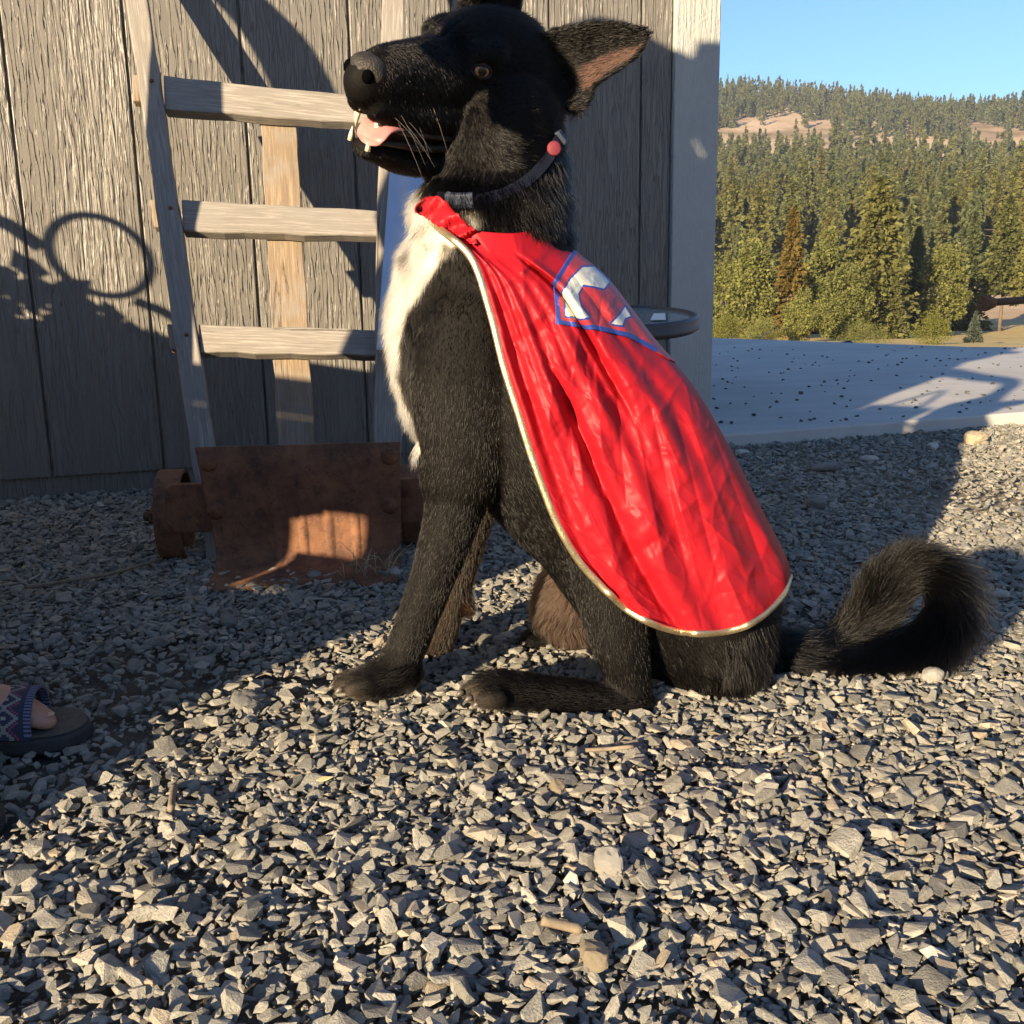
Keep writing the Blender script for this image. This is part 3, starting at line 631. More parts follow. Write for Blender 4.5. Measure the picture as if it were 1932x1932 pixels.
tube('shaft', [a, a*.5+b*.5, b], .034, pole, pr, 12); tube('end_cap', [Yp(1853, 573, 9.58), Yp(1860, 572, 9.59), Yp(1876, 571, 9.61)], [.07, .075, .045], M['rust'], pr, 12, smooth=False)
c = Yp(2050, 557, 9.9); tube('post', [(c[0], c[1], -.6), c], .04, pole, pr, 10); tag(pr, 'rusty brown pole end poking in over the dry field at the right edge', 'pole')
darkpeb = simple('slab pebble', (.085, .085, .075), .9, .3, 40, 0)
pebm = [stone_mesh(700+i, 10, (1, .7, .45)) for i in range(6)]
for m_ in pebm: m_.materials.clear(); m_.materials.append(darkpeb)
for k in range(190):
    px, py = RS.uniform(1345, 1990), 655+ (RS.rand()**1.3)*155; p = Zp(px, py, SLZ)
    q = p[:2]-SL0
    if q@np.array([-sd[1], sd[0]]) < .06 or p[1] > 8: continue
    s = RS.uniform(.006, .0135)*(1.3 if RS.rand() < .12 else 1); o = bpy.data.objects.new('pebble', pebm[k % 6]); o.location = (p[0], p[1], SLZ+s*.3); o.scale = (s,)*3; o.rotation_euler = (0, 0, RS.uniform(0, 6)); COL.objects.link(o)
    tag(o, 'small dark pebble lying loose on the concrete slab', 'pebble', 'pebbles scattered over the concrete slab')

# ------------------------------------------------------------------ dog
Y0 = 1.38
# head frame: F forward, NS the dog's left side (towards the camera), U up
psi, pit, rol = R(52), R(-2.5), R(28)
F0 = np.array([-math.cos(psi), -math.sin(psi), 0]); S0 = np.array([math.sin(psi), -math.cos(psi), 0])
HF = F0*math.cos(pit)+ZU*math.sin(pit); U1 = ZU*math.cos(pit)-F0*math.sin(pit); HS = S0*math.cos(rol)-U1*math.sin(rol); HU = U1*math.cos(rol)+S0*math.sin(rol)
HO = Yp(857, 120, 1.33); HSC = 1.03
def hw(x, y, z): return HO+(HF*x+HS*y+HU*z)*HSC
BLK, CRM, BRN, FAC, EARC = (.0034, .0028, .0024), (.80, .74, .62), (.060, .034, .021), (.0032, .0028, .0025), (.085, .046, .034)
CH = []      # chains: centres (world), radii in the plane, radii across, fur length, colour, lift
def sect_axes(T, depth):
    a = np.cross(depth, T); a /= np.linalg.norm(a)+1e-9; b = np.cross(T, a); b /= np.linalg.norm(b)+1e-9; return a, b
def chain(pts, fur, col, lift=.25, per=5, local=False, n=20, world=False):
    """pts: (px, py, Yoff, r_px, r_across_m) on the photograph, or (x, y, z, r_up, r_side) in the head frame"""
    P = []; ra = []; rb = []
    for q in pts:
        if local: P.append(hw(*q[:3])); ra.append(q[3]); rb.append(q[4])
        elif world: P.append(np.array(q[:3], float)); ra.append(q[3]); rb.append(q[4])
        else:
            p = Yp(q[0], q[1], Y0+q[2]); P.append(p); ra.append(q[3]*float((p-CC)@_f)/FPX); rb.append(q[4])
    if len(P) > 2: P = catmull(P, per); k = np.linspace(0, len(ra)-1, len(P)); ra = np.interp(k, np.arange(len(ra)), ra); rb = np.interp(k, np.arange(len(rb)), rb)
    P = np.array(P); ra, rb = np.array(ra), np.array(rb); T = np.gradient(P, axis=0); T /= np.linalg.norm(T, axis=1)[:, None]
    V = []; Fc = []; dep = HS if local else np.array([0, 1., 0])
    def ring(c, a, b, r1, r2):
        for k in range(n): t = 2*math.pi*k/n; V.append(c+a*r1*math.cos(t)+b*r2*math.sin(t))
    L = []
    for end in (0,):
        a, b = sect_axes(T[0], dep); r = min(ra[0], rb[0])
        for ph in (75, 50, 25): L.append((P[0]-T[0]*r*math.sin(R(ph)), a, b, ra[0]*math.cos(R(ph)), rb[0]*math.cos(R(ph))))
    for i in range(len(P)): a, b = sect_axes(T[i], dep); L.append((P[i], a, b, ra[i], rb[i]))
    a, b = sect_axes(T[-1], dep); r = min(ra[-1], rb[-1])
    for ph in (25, 50, 75): L.append((P[-1]+T[-1]*r*math.sin(R(ph)), a, b, ra[-1]*math.cos(R(ph)), rb[-1]*math.cos(R(ph))))
    for q in L: ring(*q)
    m = len(L)
    for i in range(m-1):
        for k in range(n): Fc.append((i*n+k, i*n+(k+1) % n, (i+1)*n+(k+1) % n, (i+1)*n+k))
    Fc += [tuple(range(n-1, -1, -1)), tuple(range((m-1)*n, m*n))]
    CH.append(dict(P=P, T=T, r=(ra+rb)/2, V=V, F=Fc, fur=fur, col=col, lift=lift))
# torso and neck
chain([(945, 250, -.01, 118, .080), (940, 330, 0, 128, .088), (925, 420, 0, 142, .098)], .024, BLK, .28)
chain([(925, 420, 0, 138, .10), (935, 560, 0, 182, .118), (985, 700, 0, 205, .128), (1065, 840, 0, 190, .132), (1165, 960, 0, 178, .130), (1245, 1080, 0, 172, .128), (1310, 1180, 0, 130, .120)], .010, BLK, .10)
chain([(856, 500, 0, 92, .075), (826, 620, 0, 88, .085), (840, 740, 0, 78, .085), (870, 830, 0, 60, .07)], .022, BLK, .22)         # breast
# rump and haunch
chain([(1330, 1130, 0, 130, .13), (1340, 1215, 0, 108, .125), (1330, 1250, 0, 76, .11)], .028, BLK, .25)
chain([(1330, 1060, -.070, 120, .050), (1220, 1030, -.080, 105, .050), (1145, 1050, -.092, 80, .048)], .012, BLK, .12)
chain([(1145, 1040, -.10, 78, .05), (1158, 1130, -.108, 70, .045), (1172, 1215, -.118, 56, .034), (1192, 1300, -.122, 38, .024)], .009, BLK, .08)
chain([(1310, 1130, -.062, 100, .045), (1300, 1215, -.050, 66, .045), (1295, 1265, -.045, 40, .04)], .02, BLK, .2)
chain([(1204, 1328, -.128, 34, .022), (1130, 1318, -.132, 31, .021), (1030, 1308, -.138, 33, .024), (950, 1300, -.14, 35, .030), (915, 1302, -.14, 30, .032)], .011, BLK, .15)
for dx, dy, dd in ((4, 4, -.019), (-14, -4, -.002), (-8, -8, .017), (16, 12, -.036)):
    chain([(930+dx, 1306+dy, -.14+dd, 19, .0095), (893+dx, 1309+dy, -.14+dd, 16, .0085)], .006, BLK, .1)
# far hind leg
chain([(1150, 1040, .10, 75, .05), (1085, 1110, .11, 62, .045), (1062, 1150, .12, 50, .04), (1085, 1195, .12, 42, .035)], .030, (.045, .026, .017), .3)
chain([(1110, 1212, .12, 28, .025), (1060, 1205, .12, 26, .025), (1000, 1212, .12, 22, .025)], .012, BLK, .2)
# near front leg
chain([(905, 600, -.075, 105, .05), (880, 720, -.085, 108, .05), (878, 830, -.085, 92, .046), (868, 910, -.08, 78, .042)], .009, BLK, .09)
chain([(872, 890, -.08, 76, .042), (852, 980, -.08, 53, .033), (820, 1080, -.08, 43, .026), (790, 1160, -.08, 39, .024), (765, 1225, -.08, 38, .024), (738, 1270, -.085, 37, .028)], .008, BLK, .12)
chain([(765, 1265, -.085, 34, .03), (715, 1280, -.09, 36, .036), (690, 1286, -.09, 30, .036)], .010, BLK, .15)
for dx, dy, dd in ((6, 6, -.033), (-14, -2, -.011), (-14, -8, .011), (0, -14, .032)):
    chain([(690+dx, 1288+dy, -.09+dd, 21, .0100), (655+dx, 1294+dy, -.09+dd, 17, .009)], .006, BLK, .1)
# far front leg
chain([(900, 850, .085, 72, .04), (885, 960, .085, 48, .032), (860, 1070, .09, 38, .026), (838, 1150, .09, 36, .026), (815, 1210, .09, 36, .028), (770, 1238, .085, 30, .03)], .013, (.016, .011, .007), .2)
chain([(868, 1130, .09, 26, .016), (880, 1146, .09, 18, .012)], .012, BRN, .3)
# tail
TAILPTS = [(1340, 1225, .02, 92, .075), (1420, 1238, .02, 72, .055), (1500, 1244, .02, 52, .044), (1570, 1228, .03, 42, .034), (1625, 1180, .04, 37, .03), (1668, 1112, .05, 36, .03), (1718, 1074, .05, 36, .03), (1764, 1092, .03, 36, .028), (1784, 1142, .01, 36, .028), (1758, 1196, -.01, 34, .028), (1690, 1234, -.02, 28, .024), (1610, 1254, -.02, 16, .018)]
chain([(a, b, c, d*.84, e*.86) for a, b, c, d, e in TAILPTS], .044, (.0018, .0015, .0013), .32)
# head
chain([(.134, 0, -.033, .029, .025), (.115, 0, -.031, .038, .031), (.085, 0, -.028, .044, .035), (.045, 0, -.024, .049, .040), (.016, 0, -.017, .048, .046), (-.03, 0, .003, .062, .060), (-.08, 0, .002, .070, .070), (-.125, 0, -.012, .066, .066), (-.16, 0, -.03, .05, .05)], .008, FAC, .15, local=True, n=28)
for s in (1, -1):
    chain([(.122, .015*s, -.053, .018, .014), (.09, .021*s, -.057, .021, .015), (.05, .028*s, -.055, .022, .016), (.01, .034*s, -.053, .024, .016), (-.03, .044*s, -.048, .029, .019), (-.07, .050*s, -.035, .040, .026)], .007, FAC, .2, local=True, n=14)     # upper lips and cheeks
    chain([(.014, .036*s, .026, .011, .011), (-.014, .043*s, .032, .012, .012)], .007, FAC, .2, local=True, n=12)       # brow
    chain([(-.03, .044*s, -.084, .018, .014), (-.055, .052*s, -.066, .024, .018), (-.09, .056*s, -.04, .034, .022)], .010, FAC, .2, local=True, n=14)   # jaw corner
chain([(.108, 0, -.106, .012, .019), (.085, 0, -.108, .016, .024), (.05, 0, -.113, .020, .031), (.01, 0, -.110, .023, .038), (-.035, 0, -.092, .032, .046), (-.08, 0, -.065, .04, .05)], .010, FAC, .25, local=True, n=18)
# ears: cupped sheets with real thickness
def ear(top, bot, depth_c, cup, th, ny=9, nx=14, dist0=None):
    tp = catmull(top, 8); bp = catmull(bot, 8); tp = tp[np.linspace(0, len(tp)-1, nx).astype(int)]; bp = bp[np.linspace(0, len(bp)-1, nx).astype(int)]
    V = []; Fc = []
    for sgn in (0, 1):
        for i in range(nx):
            for j in range(ny):
                v = j/(ny-1); q = tp[i]*(1-v)+bp[i]*v; u = i/(nx-1); y = depth_c(u, v)+cup*math.sin(math.pi*v)*(1-u)**.6+th*sgn*(.35+.65*math.sin(math.pi*min(1, .15+u*.8)))
                V.append(Yp(q[0], q[1], y))
    o = nx*ny
    for i in range(nx-1):
        for j in range(ny-1):
            a = (i*ny+j, i*ny+j+1, (i+1)*ny+j+1, (i+1)*ny+j); Fc.append(a); Fc.append(tuple(o+k for k in a[::-1]))
    for i in range(nx-1):
        for j in (0, ny-1): Fc.append((i*ny+j, (i+1)*ny+j, o+(i+1)*ny+j, o+i*ny+j))
    for j in range(ny-1):
        for i in (0, nx-1): Fc.append((i*ny+j, i*ny+j+1, o+i*ny+j+1, o+i*ny+j))
    return V, Fc
eV, eF = ear([(1000, 66), (1050, 52), (1100, 43), (1150, 39), (1195, 46), (1231, 54)], [(1045, 200), (1085, 212), (1112, 196), (1128, 160), (1202, 112), (1231, 60)], lambda u, v: 1.365+.015*u-.012*(1-v), .030, .012)
CH.append(dict(P=np.array([Yp(1000+46*i, 130-12*i, 1.38) for i in range(6)]), T=np.tile(np.array([.95, 0, .3]), (6, 1)), r=np.full(6, .045), V=eV, F=eF, fur=.009, col=BLK, lift=.2))
eV, eF = ear([(862, 70), (874, -40), (925, -160)], [(985, 80), (978, -30), (930, -160)], lambda u, v: 1.40-.02*(1-v), .02, .012)
CH.append(dict(P=np.array([Yp(925, 20-30*i, 1.41) for i in range(6)]), T=np.tile(np.array([0, 0, 1.]), (6, 1)), r=np.full(6, .035), V=eV, F=eF, fur=.012, col=BLK, lift=.2))

def remesh(parts, voxel, iters, name):
    V = []; Fc = []
    for c in parts:
        o = len(V); V += list(c['V']); Fc += [tuple(i+o for i in f) for f in c['F']]
    me = bpy.data.meshes.new('tmp'); me.from_pydata([tuple(map(float, v)) for v in V], [], Fc)
    bm = bmesh.new(); bm.from_mesh(me); bmesh.ops.recalc_face_normals(bm, faces=bm.faces); bm.to_mesh(me); bm.free()
    o = bpy.data.objects.new('tmp', me); COL.objects.link(o)
    m = o.modifiers.new('r', 'REMESH'); m.mode = 'VOXEL'; m.voxel_size = voxel
    s = o.modifiers.new('s', 'SMOOTH'); s.iterations = iters; s.factor = .5
    dg = bpy.context.evaluated_depsgraph_get(); out = bpy.data.meshes.new_from_object(o.evaluated_get(dg)); out.name = name
    bpy.data.objects.remove(o); return out
body_me = remesh(CH, .0042, 5, 'dog')
nv = len(body_me.vertices); co = np.empty(nv*3, np.float32); body_me.vertices.foreach_get('co', co); co = co.reshape(-1, 3).astype(float)
# chart of the side view (independent of depth) and nearest chain
def chart(p):
    q = np.array(p, float); q[:, 1] = Y0; d = q-CC; z = d@_f; return 966+FPX*(d@_r)/z, 966+FPX*(d@_d)/z
AP = np.vstack([c['P'] for c in CH]); AT = np.vstack([c['T'] for c in CH]); AR = np.concatenate([c['r'] for c in CH]); AI = np.concatenate([np.full(len(c['P']), i) for i, c in enumerate(CH)])
def nearest(p):
    k = np.empty(len(p), int)
    for i in range(0, len(p), 4000): d = np.linalg.norm(p[i:i+4000, None]-AP[None], axis=2)/(AR[None]+.004); k[i:i+4000] = d.argmin(1)
    return k
CHEST = [(770, 330), (850, 400), (905, 405), (905, 440), (880, 462), (845, 500), (795, 560), (770, 600), (762, 690), (784, 770), (800, 830), (790, 850), (780, 880), (700, 760), (640, 640), (700, 480)]
HEADB = [(655, 20), (870, -40), (1090, 20), (1090, 260), (1000, 330), (760, 340), (640, 300)]
def fur_colour(p, k, n=None):
    cx, cy = chart(p); col = np.array([CH[i]['col'] for i in AI[k]]); jag = 10*fbm(p*70, 3)+14*fbm(p*22, 2)
    d = poly_dist(cx, cy, CHEST); ins = in_poly(cx, cy, CHEST); sd_ = np.where(ins, d, -d)+jag; t = sstep(-4, 6, sd_)
    t *= np.where(cy < 350, 0, 1)*(np.abs(p[:, 1]-Y0) < .13)
    spk = sstep(.16, .30, fbm(p*np.array([75, 75, 75.]), 2))*sstep(560, 480, cy)*.9          # ticking at the throat
    cream = np.array(CRM)*(1-.35*sstep(0, .5, fbm(p*40, 2)))[:, None]
    cream = cream*(1-spk[:, None])+np.array(BLK)*spk[:, None]
    col = col*(1-t[:, None])+cream*t[:, None]
    # grey brown flecks on the toes
    TA, TB = chart(Yp(893, 1318, Y0-.14)[None]), chart(Yp(658, 1303, Y0-.09)[None]); toe = sstep(46, 8, np.hypot((cx-TA[0])*.9, cy-TA[1]))+sstep(46, 8, np.hypot((cx-TB[0])*.9, cy-TB[1]))
    col = col+np.clip(toe, 0, 1)[:, None]*np.array([.055, .043, .032])*(.5+.5*sstep(-.1, .3, fbm(p*90, 2)))[:, None]
    # bare pinkish inner ear
    ei = in_poly(cx, cy, [(1080, 128), (1150, 98), (1210, 84), (1186, 112), (1140, 140), (1102, 170), (1084, 162)])
    if n is not None: ei &= (n[:, 1] < -.3)
    col = np.where(ei[:, None], np.array(EARC), col); return col, t, ei
vn = np.empty(nv*3, np.float32); body_me.vertices.foreach_get('normal', vn); vn = vn.reshape(-1, 3).astype(float)
vk = nearest(co); vcol, vt, vei = fur_colour(co, vk, vn)
ca = body_me.color_attributes.new('coat', 'FLOAT_COLOR', 'POINT'); ca.data.foreach_set('color', np.hstack([vcol, np.ones((nv, 1))]).astype(np.float32).ravel())
sk = NB('dog coat skin'); at = sk.n('ShaderNodeAttribute'); at.attribute_name = 'coat'
sk.set(col=at.outputs['Color'], rough=.7, spec=.14, sheen=.0, nrm=sk.bump(sk.noise(sk.co('Object', (1, 1, .4)), 420, 3), .001, .7))
dog = link_mesh('dog', body_me, sk.m, smooth=True); tag(dog, 'black dog with cream chest sitting on the gravel in a red cape, mouth open', 'dog')

# fur strands
mt = body_me; mt.calc_loop_triangles(); nt_ = len(mt.loop_triangles); tri = np.empty(nt_*3, np.int32); mt.loop_triangles.foreach_get('vertices', tri); tri = tri.reshape(-1, 3)
A, B_, C_ = co[tri[:, 0]], co[tri[:, 1]], co[tri[:, 2]]; fn = np.cross(B_-A, C_-A); ar = np.linalg.norm(fn, axis=1)/2; cen = (A+B_+C_)/3; fn /= (2*ar[:, None]+1e-12)
ccx, ccy = chart(cen); tk = nearest(cen)
CAPE_IN = [(788, 400), (900, 492), (955, 650), (1008, 840), (1070, 1000), (1150, 1080), (1240, 1135), (1320, 1150), (1400, 1135), (1470, 1090), (1420, 940), (1330, 780), (1225, 650), (1130, 525), (1062, 442), (960, 446), (872, 436), (828, 408)]
covered = in_poly(ccx, ccy, CAPE_IN)
nosep = hw(.145, 0, -.027); eyeN, eyeF = hw(.004, .047, .008), hw(.004, -.047, .008)
bald = (np.linalg.norm(cen-nosep, axis=1) < .026) | (np.linalg.norm(cen-eyeN, axis=1) < .012) | (np.linalg.norm(cen-eyeF, axis=1) < .012)
hl = (cen-HO)@np.stack([HF, HS, HU], 1); mouth = (hl[:, 0] > -.03) & (hl[:, 0] < .135) & (hl[:, 2] < -.072) & (hl[:, 2] > -.108) & (np.abs(hl[:, 1]) < .030)
eI = in_poly(ccx, ccy, [(1080, 128), (1150, 98), (1210, 84), (1186, 112), (1140, 140), (1102, 170), (1084, 162)]) & (fn[:, 1] < -.3)
far_ = (fn[:, 1] > .35) & (cen[:, 1] > Y0+.0)
headm = in_poly(ccx, ccy, HEADB)
wgt = ar*np.where(covered | bald | mouth, 0, 1)*np.where(far_, .25, 1.)*np.where(headm, 3.0, 1)*np.where(eI, .4, 1)*np.where(np.isin(AI[tk], [i for i, c in enumerate(CH) if c['fur'] > .035]), 1.7, 1)
NF = 380000; pick = RS.choice(nt_, NF, p=wgt/wgt.sum()); u, v = RS.rand(NF), RS.rand(NF); q = u+v > 1; u[q], v[q] = 1-u[q], 1-v[q]
root = A[pick]+(B_-A)[pick]*u[:, None]+(C_-A)[pick]*v[:, None]; nn = vn[tri[pick]].mean(1); nn /= np.linalg.norm(nn, axis=1)[:, None]
k = nearest(root); ci = AI[k]; flow = AT[k].copy(); fl = np.array([CH[i]['fur'] for i in ci]); lift = np.array([CH[i]['lift'] for i in ci]); fcol, tch, _e = fur_colour(root, k, nn)
rx, ry = chart(root)
lh = (root-HO)@np.stack([HF, HS, HU], 1); headr = in_poly(rx, ry, HEADB) & (lh[:, 0] > -.16) & (ci != len(CH)-1) & (ci != len(CH)-2)
mz = sstep(-.02, .05, lh[:, 0:1]); flow = np.where(headr[:, None], -HF*(1-.45*mz)-(.25+.65*mz)*HU+.25*mz*np.sign(lh[:, 1:2])*HS, flow)
fl = np.where(tch > .5, .027, fl); fl = np.where(headr, np.interp(lh[:, 0], [-.14, -.05, .02, .14], [.019, .012, .009, .0048]), fl); flow = np.where((tch > .5)[:, None], np.array([-.25, -.1, -1.]), flow); lift = np.where(tch > .5, .36, lift); lift = np.where(headr, .16, lift)
ruff = (ry > 345) & (ry < 470) & (rx > 850); fl = np.where(ruff & (tch < .5), np.interp(ry, [345, 400, 440, 470], [.034, .032, .018, .010]), fl); flow = np.where(ruff[:, None], np.array([.1, -.1, -1.]), flow); lift = np.where(ruff, .35, lift)
fl = fl*RS.uniform(.6, 1.2, NF)*(1+.35*fbm(root*30, 2)); fl = fl*(1+.6*sstep(1735, 1800, rx)*(ry > 1000)); fl = np.where(_e, .012, fl); fcol = np.where(_e[:, None], np.array([.02, .013, .010]), fcol)
clump = np.stack([fbm(root*55+11, 2), fbm(root*55+37, 2), fbm(root*55+71, 2)], -1)*np.where(headr, .28, .34)[:, None]
tang = flow-nn*(flow*nn).sum(1)[:, None]; tang /= np.linalg.norm(tang, axis=1)[:, None]+1e-6
tang = tang+clump-nn*(clump*nn).sum(1)[:, None]+RS.normal(0, .16, (NF, 3))
NP = 5; pts = np.empty((NF, NP, 3)); cur = root-nn*.0006; pts[:, 0] = cur
for s_ in range(1, NP):
    li = lift*(1.5-.9*s_/(NP-1)); d_ = nn*li[:, None]+tang*(1-li[:, None]*.6)+np.array([0, 0, -.10*s_/NP]); d_ /= np.linalg.norm(d_, axis=1)[:, None]; cur = cur+d_*(fl/(NP-1))[:, None]; pts[:, s_] = cur
pts[:, :, 2] = np.maximum(pts[:, :, 2], .012)
rad0 = np.where(headr, .00022, .00023)*RS.uniform(.7, 1.2, NF); rads = rad0[:, None]*np.array([1, 1, .9, .65, .12])[None]
def hair_obj(name, pts, rads, cols, mat, parent):
    n, m = pts.shape[:2]; hc = bpy.data.hair_curves.new(name); hc.add_curves([m]*n); hc.attributes['position'].data.foreach_set('vector', pts.astype(np.float32).ravel())
    ra = hc.attributes.get('radius') or hc.attributes.new('radius', 'FLOAT', 'POINT'); ra.data.foreach_set('value', rads.astype(np.float32).ravel())
    if cols is not None: a = hc.attributes.new('coat', 'FLOAT_COLOR', 'CURVE'); a.data.foreach_set('color', np.hstack([cols, np.ones((n, 1))]).astype(np.float32).ravel())
    hc.materials.append(mat); o = bpy.data.objects.new(name, hc); COL.objects.link(o); o.parent = parent; return o
hb = NB('dog hair'); hb.t.nodes.remove(hb.p); pbh = hb.n('ShaderNodeBsdfHairPrincipled'); at = hb.n('ShaderNodeAttribute'); at.attribute_name = 'coat'
pbh.parametrization = 'COLOR'; hb.l(at.outputs['Color'], pbh.inputs['Color']); pbh.inputs['Roughness'].default_value = .22; pbh.inputs['Radial Roughness'].default_value = .35; pbh.inputs['IOR'].default_value = 1.34
try: pbh.inputs['Random Roughness'].default_value = .3
except Exception: pass
hb.l(pbh.outputs[0], hb.out.inputs[0])
fcol = np.clip(fcol*(1+.25*RS.normal(0, 1, (NF, 1))), .0015, .9)
fur = hair_obj('fur', pts, rads, fcol, hb.m, dog)

# eyes, nose, mouth
def local_ball(name, c, rx_, ry_, rz_, mat, parent, fn_=None, nu=32, nv_=20):
    V = []; Fc = []
    for i in range(nv_+1):
        ph = math.pi*i/nv_
        for j in range(nu): th = 2*math.pi*j/nu; V.append([math.cos(ph), math.sin(ph)*math.cos(th), math.sin(ph)*math.sin(th)])
    V = np.array(V)
    if fn_ is not None: V = fn_(V)
    W = [hw(c[0]+a*rx_, c[1]+b*ry_, c[2]+d*rz_) for a, b, d in V]
    for i in range(nv_):
        for j in range(nu): Fc.append((i*nu+j, i*nu+(j+1) % nu, (i+1)*nu+(j+1) % nu, (i+1)*nu+j))
    return fix_normals(mesh_obj(name, W, Fc, mat, parent, True))
lidm = simple('dark eye rim', (.006, .005, .005), .7, .1, 40, 0)
def eye(s):
    c = hw(.004, .0435*s, .008); g = HF*.55+HS*s*.80+HU*.10+np.array([0, -.15, 0]); g /= np.linalg.norm(g); rb_ = .0125
    em = NB('eye'); geo = em.n('ShaderNodeNewGeometry'); dt = em.n('ShaderNodeVectorMath', operation='DOT_PRODUCT')
    sb = em.n('ShaderNodeVectorMath', operation='SUBTRACT'); em.l(geo.outputs['Position'], sb.inputs[0]); sb.inputs[1].default_value = tuple(c); nrm_ = em.n('ShaderNodeVectorMath', operation='NORMALIZE'); em.l(sb.outputs[0], nrm_.inputs[0])
    em.l(nrm_.outputs[0], dt.inputs[0]); dt.inputs[1].default_value = tuple(g); f = dt.outputs['Value']
    col = em.ramp(f, [(.60, (.03, .018, .012)), (.70, (.02, .01, .006)), (.73, (.22, .095, .026)), (.88, (.34, .155, .045)), (.925, (.006, .005, .004)), (1., (.004, .004, .004))]); em.set(col=col, rough=.07, spec=.4, coat=.25)
    V = []; Fc = []; nu, nv_ = 28, 18
    for i in range(nv_+1):
        for j in range(nu): ph = math.pi*i/nv_; th = 2*math.pi*j/nu; V.append(c+rb_*np.array([math.sin(ph)*math.cos(th), math.sin(ph)*math.sin(th), math.cos(ph)]))
    for i in range(nv_):
        for j in range(nu): Fc.append((i*nu+j, i*nu+(j+1) % nu, (i+1)*nu+(j+1) % nu, (i+1)*nu+j))
    e = mesh_obj('eye', V, Fc, em.m, dog, True)
    # almond shaped lids round the ball
    a1 = HF-g*(HF@g); a1 /= np.linalg.norm(a1); a2 = np.cross(g, a1); a2 *= np.sign(a2@HU); path = []
    for k in range(24):
        t = 2*math.pi*k/24; x_, y_ = math.cos(t)*.0118, math.sin(t)*.0070; zz = math.sqrt(max(1e-6, .0134**2-x_*x_-y_*y_)); path.append(c+a1*x_+a2*y_+g*zz)
    tube('eyelid', path, .0016, lidm, e, 8, True); return e
eye(1); eye(-1)
nm = NB('nose leather'); nc = nm.co('Object'); vv = nm.vor(nc, 420); nm.set(col=nm.ramp(nm.noise(nc, 60, 3), [(.3, (.020, .018, .017)), (.7, (.040, .035, .032))]), rough=.55, spec=.28, nrm=nm.bump(vv.outputs['Distance'], .0009, .9))
def nose_shape(V):
    V = np.sign(V)*np.abs(V)**.82; V = V/(.35+.65*np.linalg.norm(V, axis=1))[:, None]; x, y, z = V.T
    y2 = y*(1+.12*z); x2 = x*(1-.12*(z < 0)*(-z)); r2 = np.stack([x2, y2, z], -1)
    for s in (1, -1):
        d2 = ((x-.62)/.42)**2+((y-.60*s)/.26)**2+((z+.12)/.34)**2; dent = np.exp(-d2**1.5*1.2)*.42; r2[:, 0] -= dent*.8; r2[:, 1] -= dent*s*.25
        wing = np.exp(-(((x-.15)/.35)**2+((y-.9*s)/.3)**2+((z+.05)/.5)**2)); r2[:, 1] += wing*.12*s
    gro = np.exp(-(y/.09)**2)*np.exp(-((z+.45)/.5)**2)*(x > 0); r2[:, 0] -= gro*.13; return r2
local_ball('nose', (.1325, 0, -.0225), .0222, .0222, .0195, nm.m, dog, nose_shape, 64, 40)
hol = simple('nostril dark', (.002, .002, .002), .95, .1, 10, 0, 0., 0.)
for s in (1, -1): local_ball('nostril', (.1465, .0150*s, -.0238), .0070, .0066, .0082, hol, bpy.data.objects['nose'])
inm = simple('mouth lining', (.010, .004, .004), .5, .3, 60, .0006)
local_ball('mouth_lining', (.025, 0, -.085), .078, .027, .026, inm, dog)
tm = NB('tongue'); tcn = tm.co('Object'); tm.set(col=tm.ramp(tm.noise(tcn, 50, 3), [(.3, (.50, .17, .16)), (.7, (.62, .25, .23))]), rough=.30, spec=.5, sss=.15, nrm=tm.bump(tm.noise(tcn, 700, 2), .0006, .6))
def tongue():
    path = catmull([hw(-.02, .002, -.080), hw(.04, .006, -.074), hw(.085, .011, -.071), hw(.110, .015, -.074), hw(.122, .018, -.085), hw(.124, .020, -.096)], 6); m = len(path); V = []; Fc = []; n = 18
    T = np.gradient(path, axis=0); T /= np.linalg.norm(T, axis=1)[:, None]
    for i in range(m):
        u = i/(m-1); wd = .021*(1-max(0, (u-.72)/.28)**2.6)**.5+.001; side = HS-T[i]*(HS@T[i]); side /= np.linalg.norm(side); up = np.cross(T[i], side)
        if up@HU < 0 and u < .5: up = -up
        for k in range(n):
            t = 2*math.pi*k/n; a, b = math.cos(t), math.sin(t); V.append(path[i]+side*wd*a+up*(.0042*b*(1 if u < .9 else .6)-.0025*math.exp(-(a/.25)**2)*(b > 0)+.004*a*a*0))
    for i in range(m-1):
        for k in range(n): Fc.append((i*n+k, i*n+(k+1) % n, (i+1)*n+(k+1) % n, (i+1)*n+k))
    Fc += [tuple(range(n-1, -1, -1)), tuple(range((m-1)*n, m*n))]; return fix_normals(mesh_obj('tongue', V, Fc, tm.m, dog, True))
tongue()
toothm = simple('tooth enamel', (.74, .64, .46), .3, .12, 60, 0)
def tooth(x, y, z0, z1, r, dx=.0): tube('tooth', [hw(x, y, z0), hw(x+dx*.4, y, z0+(z1-z0)*.5), hw(x+dx, y, z1)], [r, r*.8, r*.15], toothm, dog, 10)
for s in (1, -1):
    tooth(.116, .017*s, -.066, -.089, .0042, -.003); tooth(.118, .015*s, -.104, -.088, .0034, .002)
    tooth(.125, .006*s, -.060, -.067, .0020)
whm = simple('whisker', (.28, .26, .24), .5, .1, 10, 0); wp_ = []; 
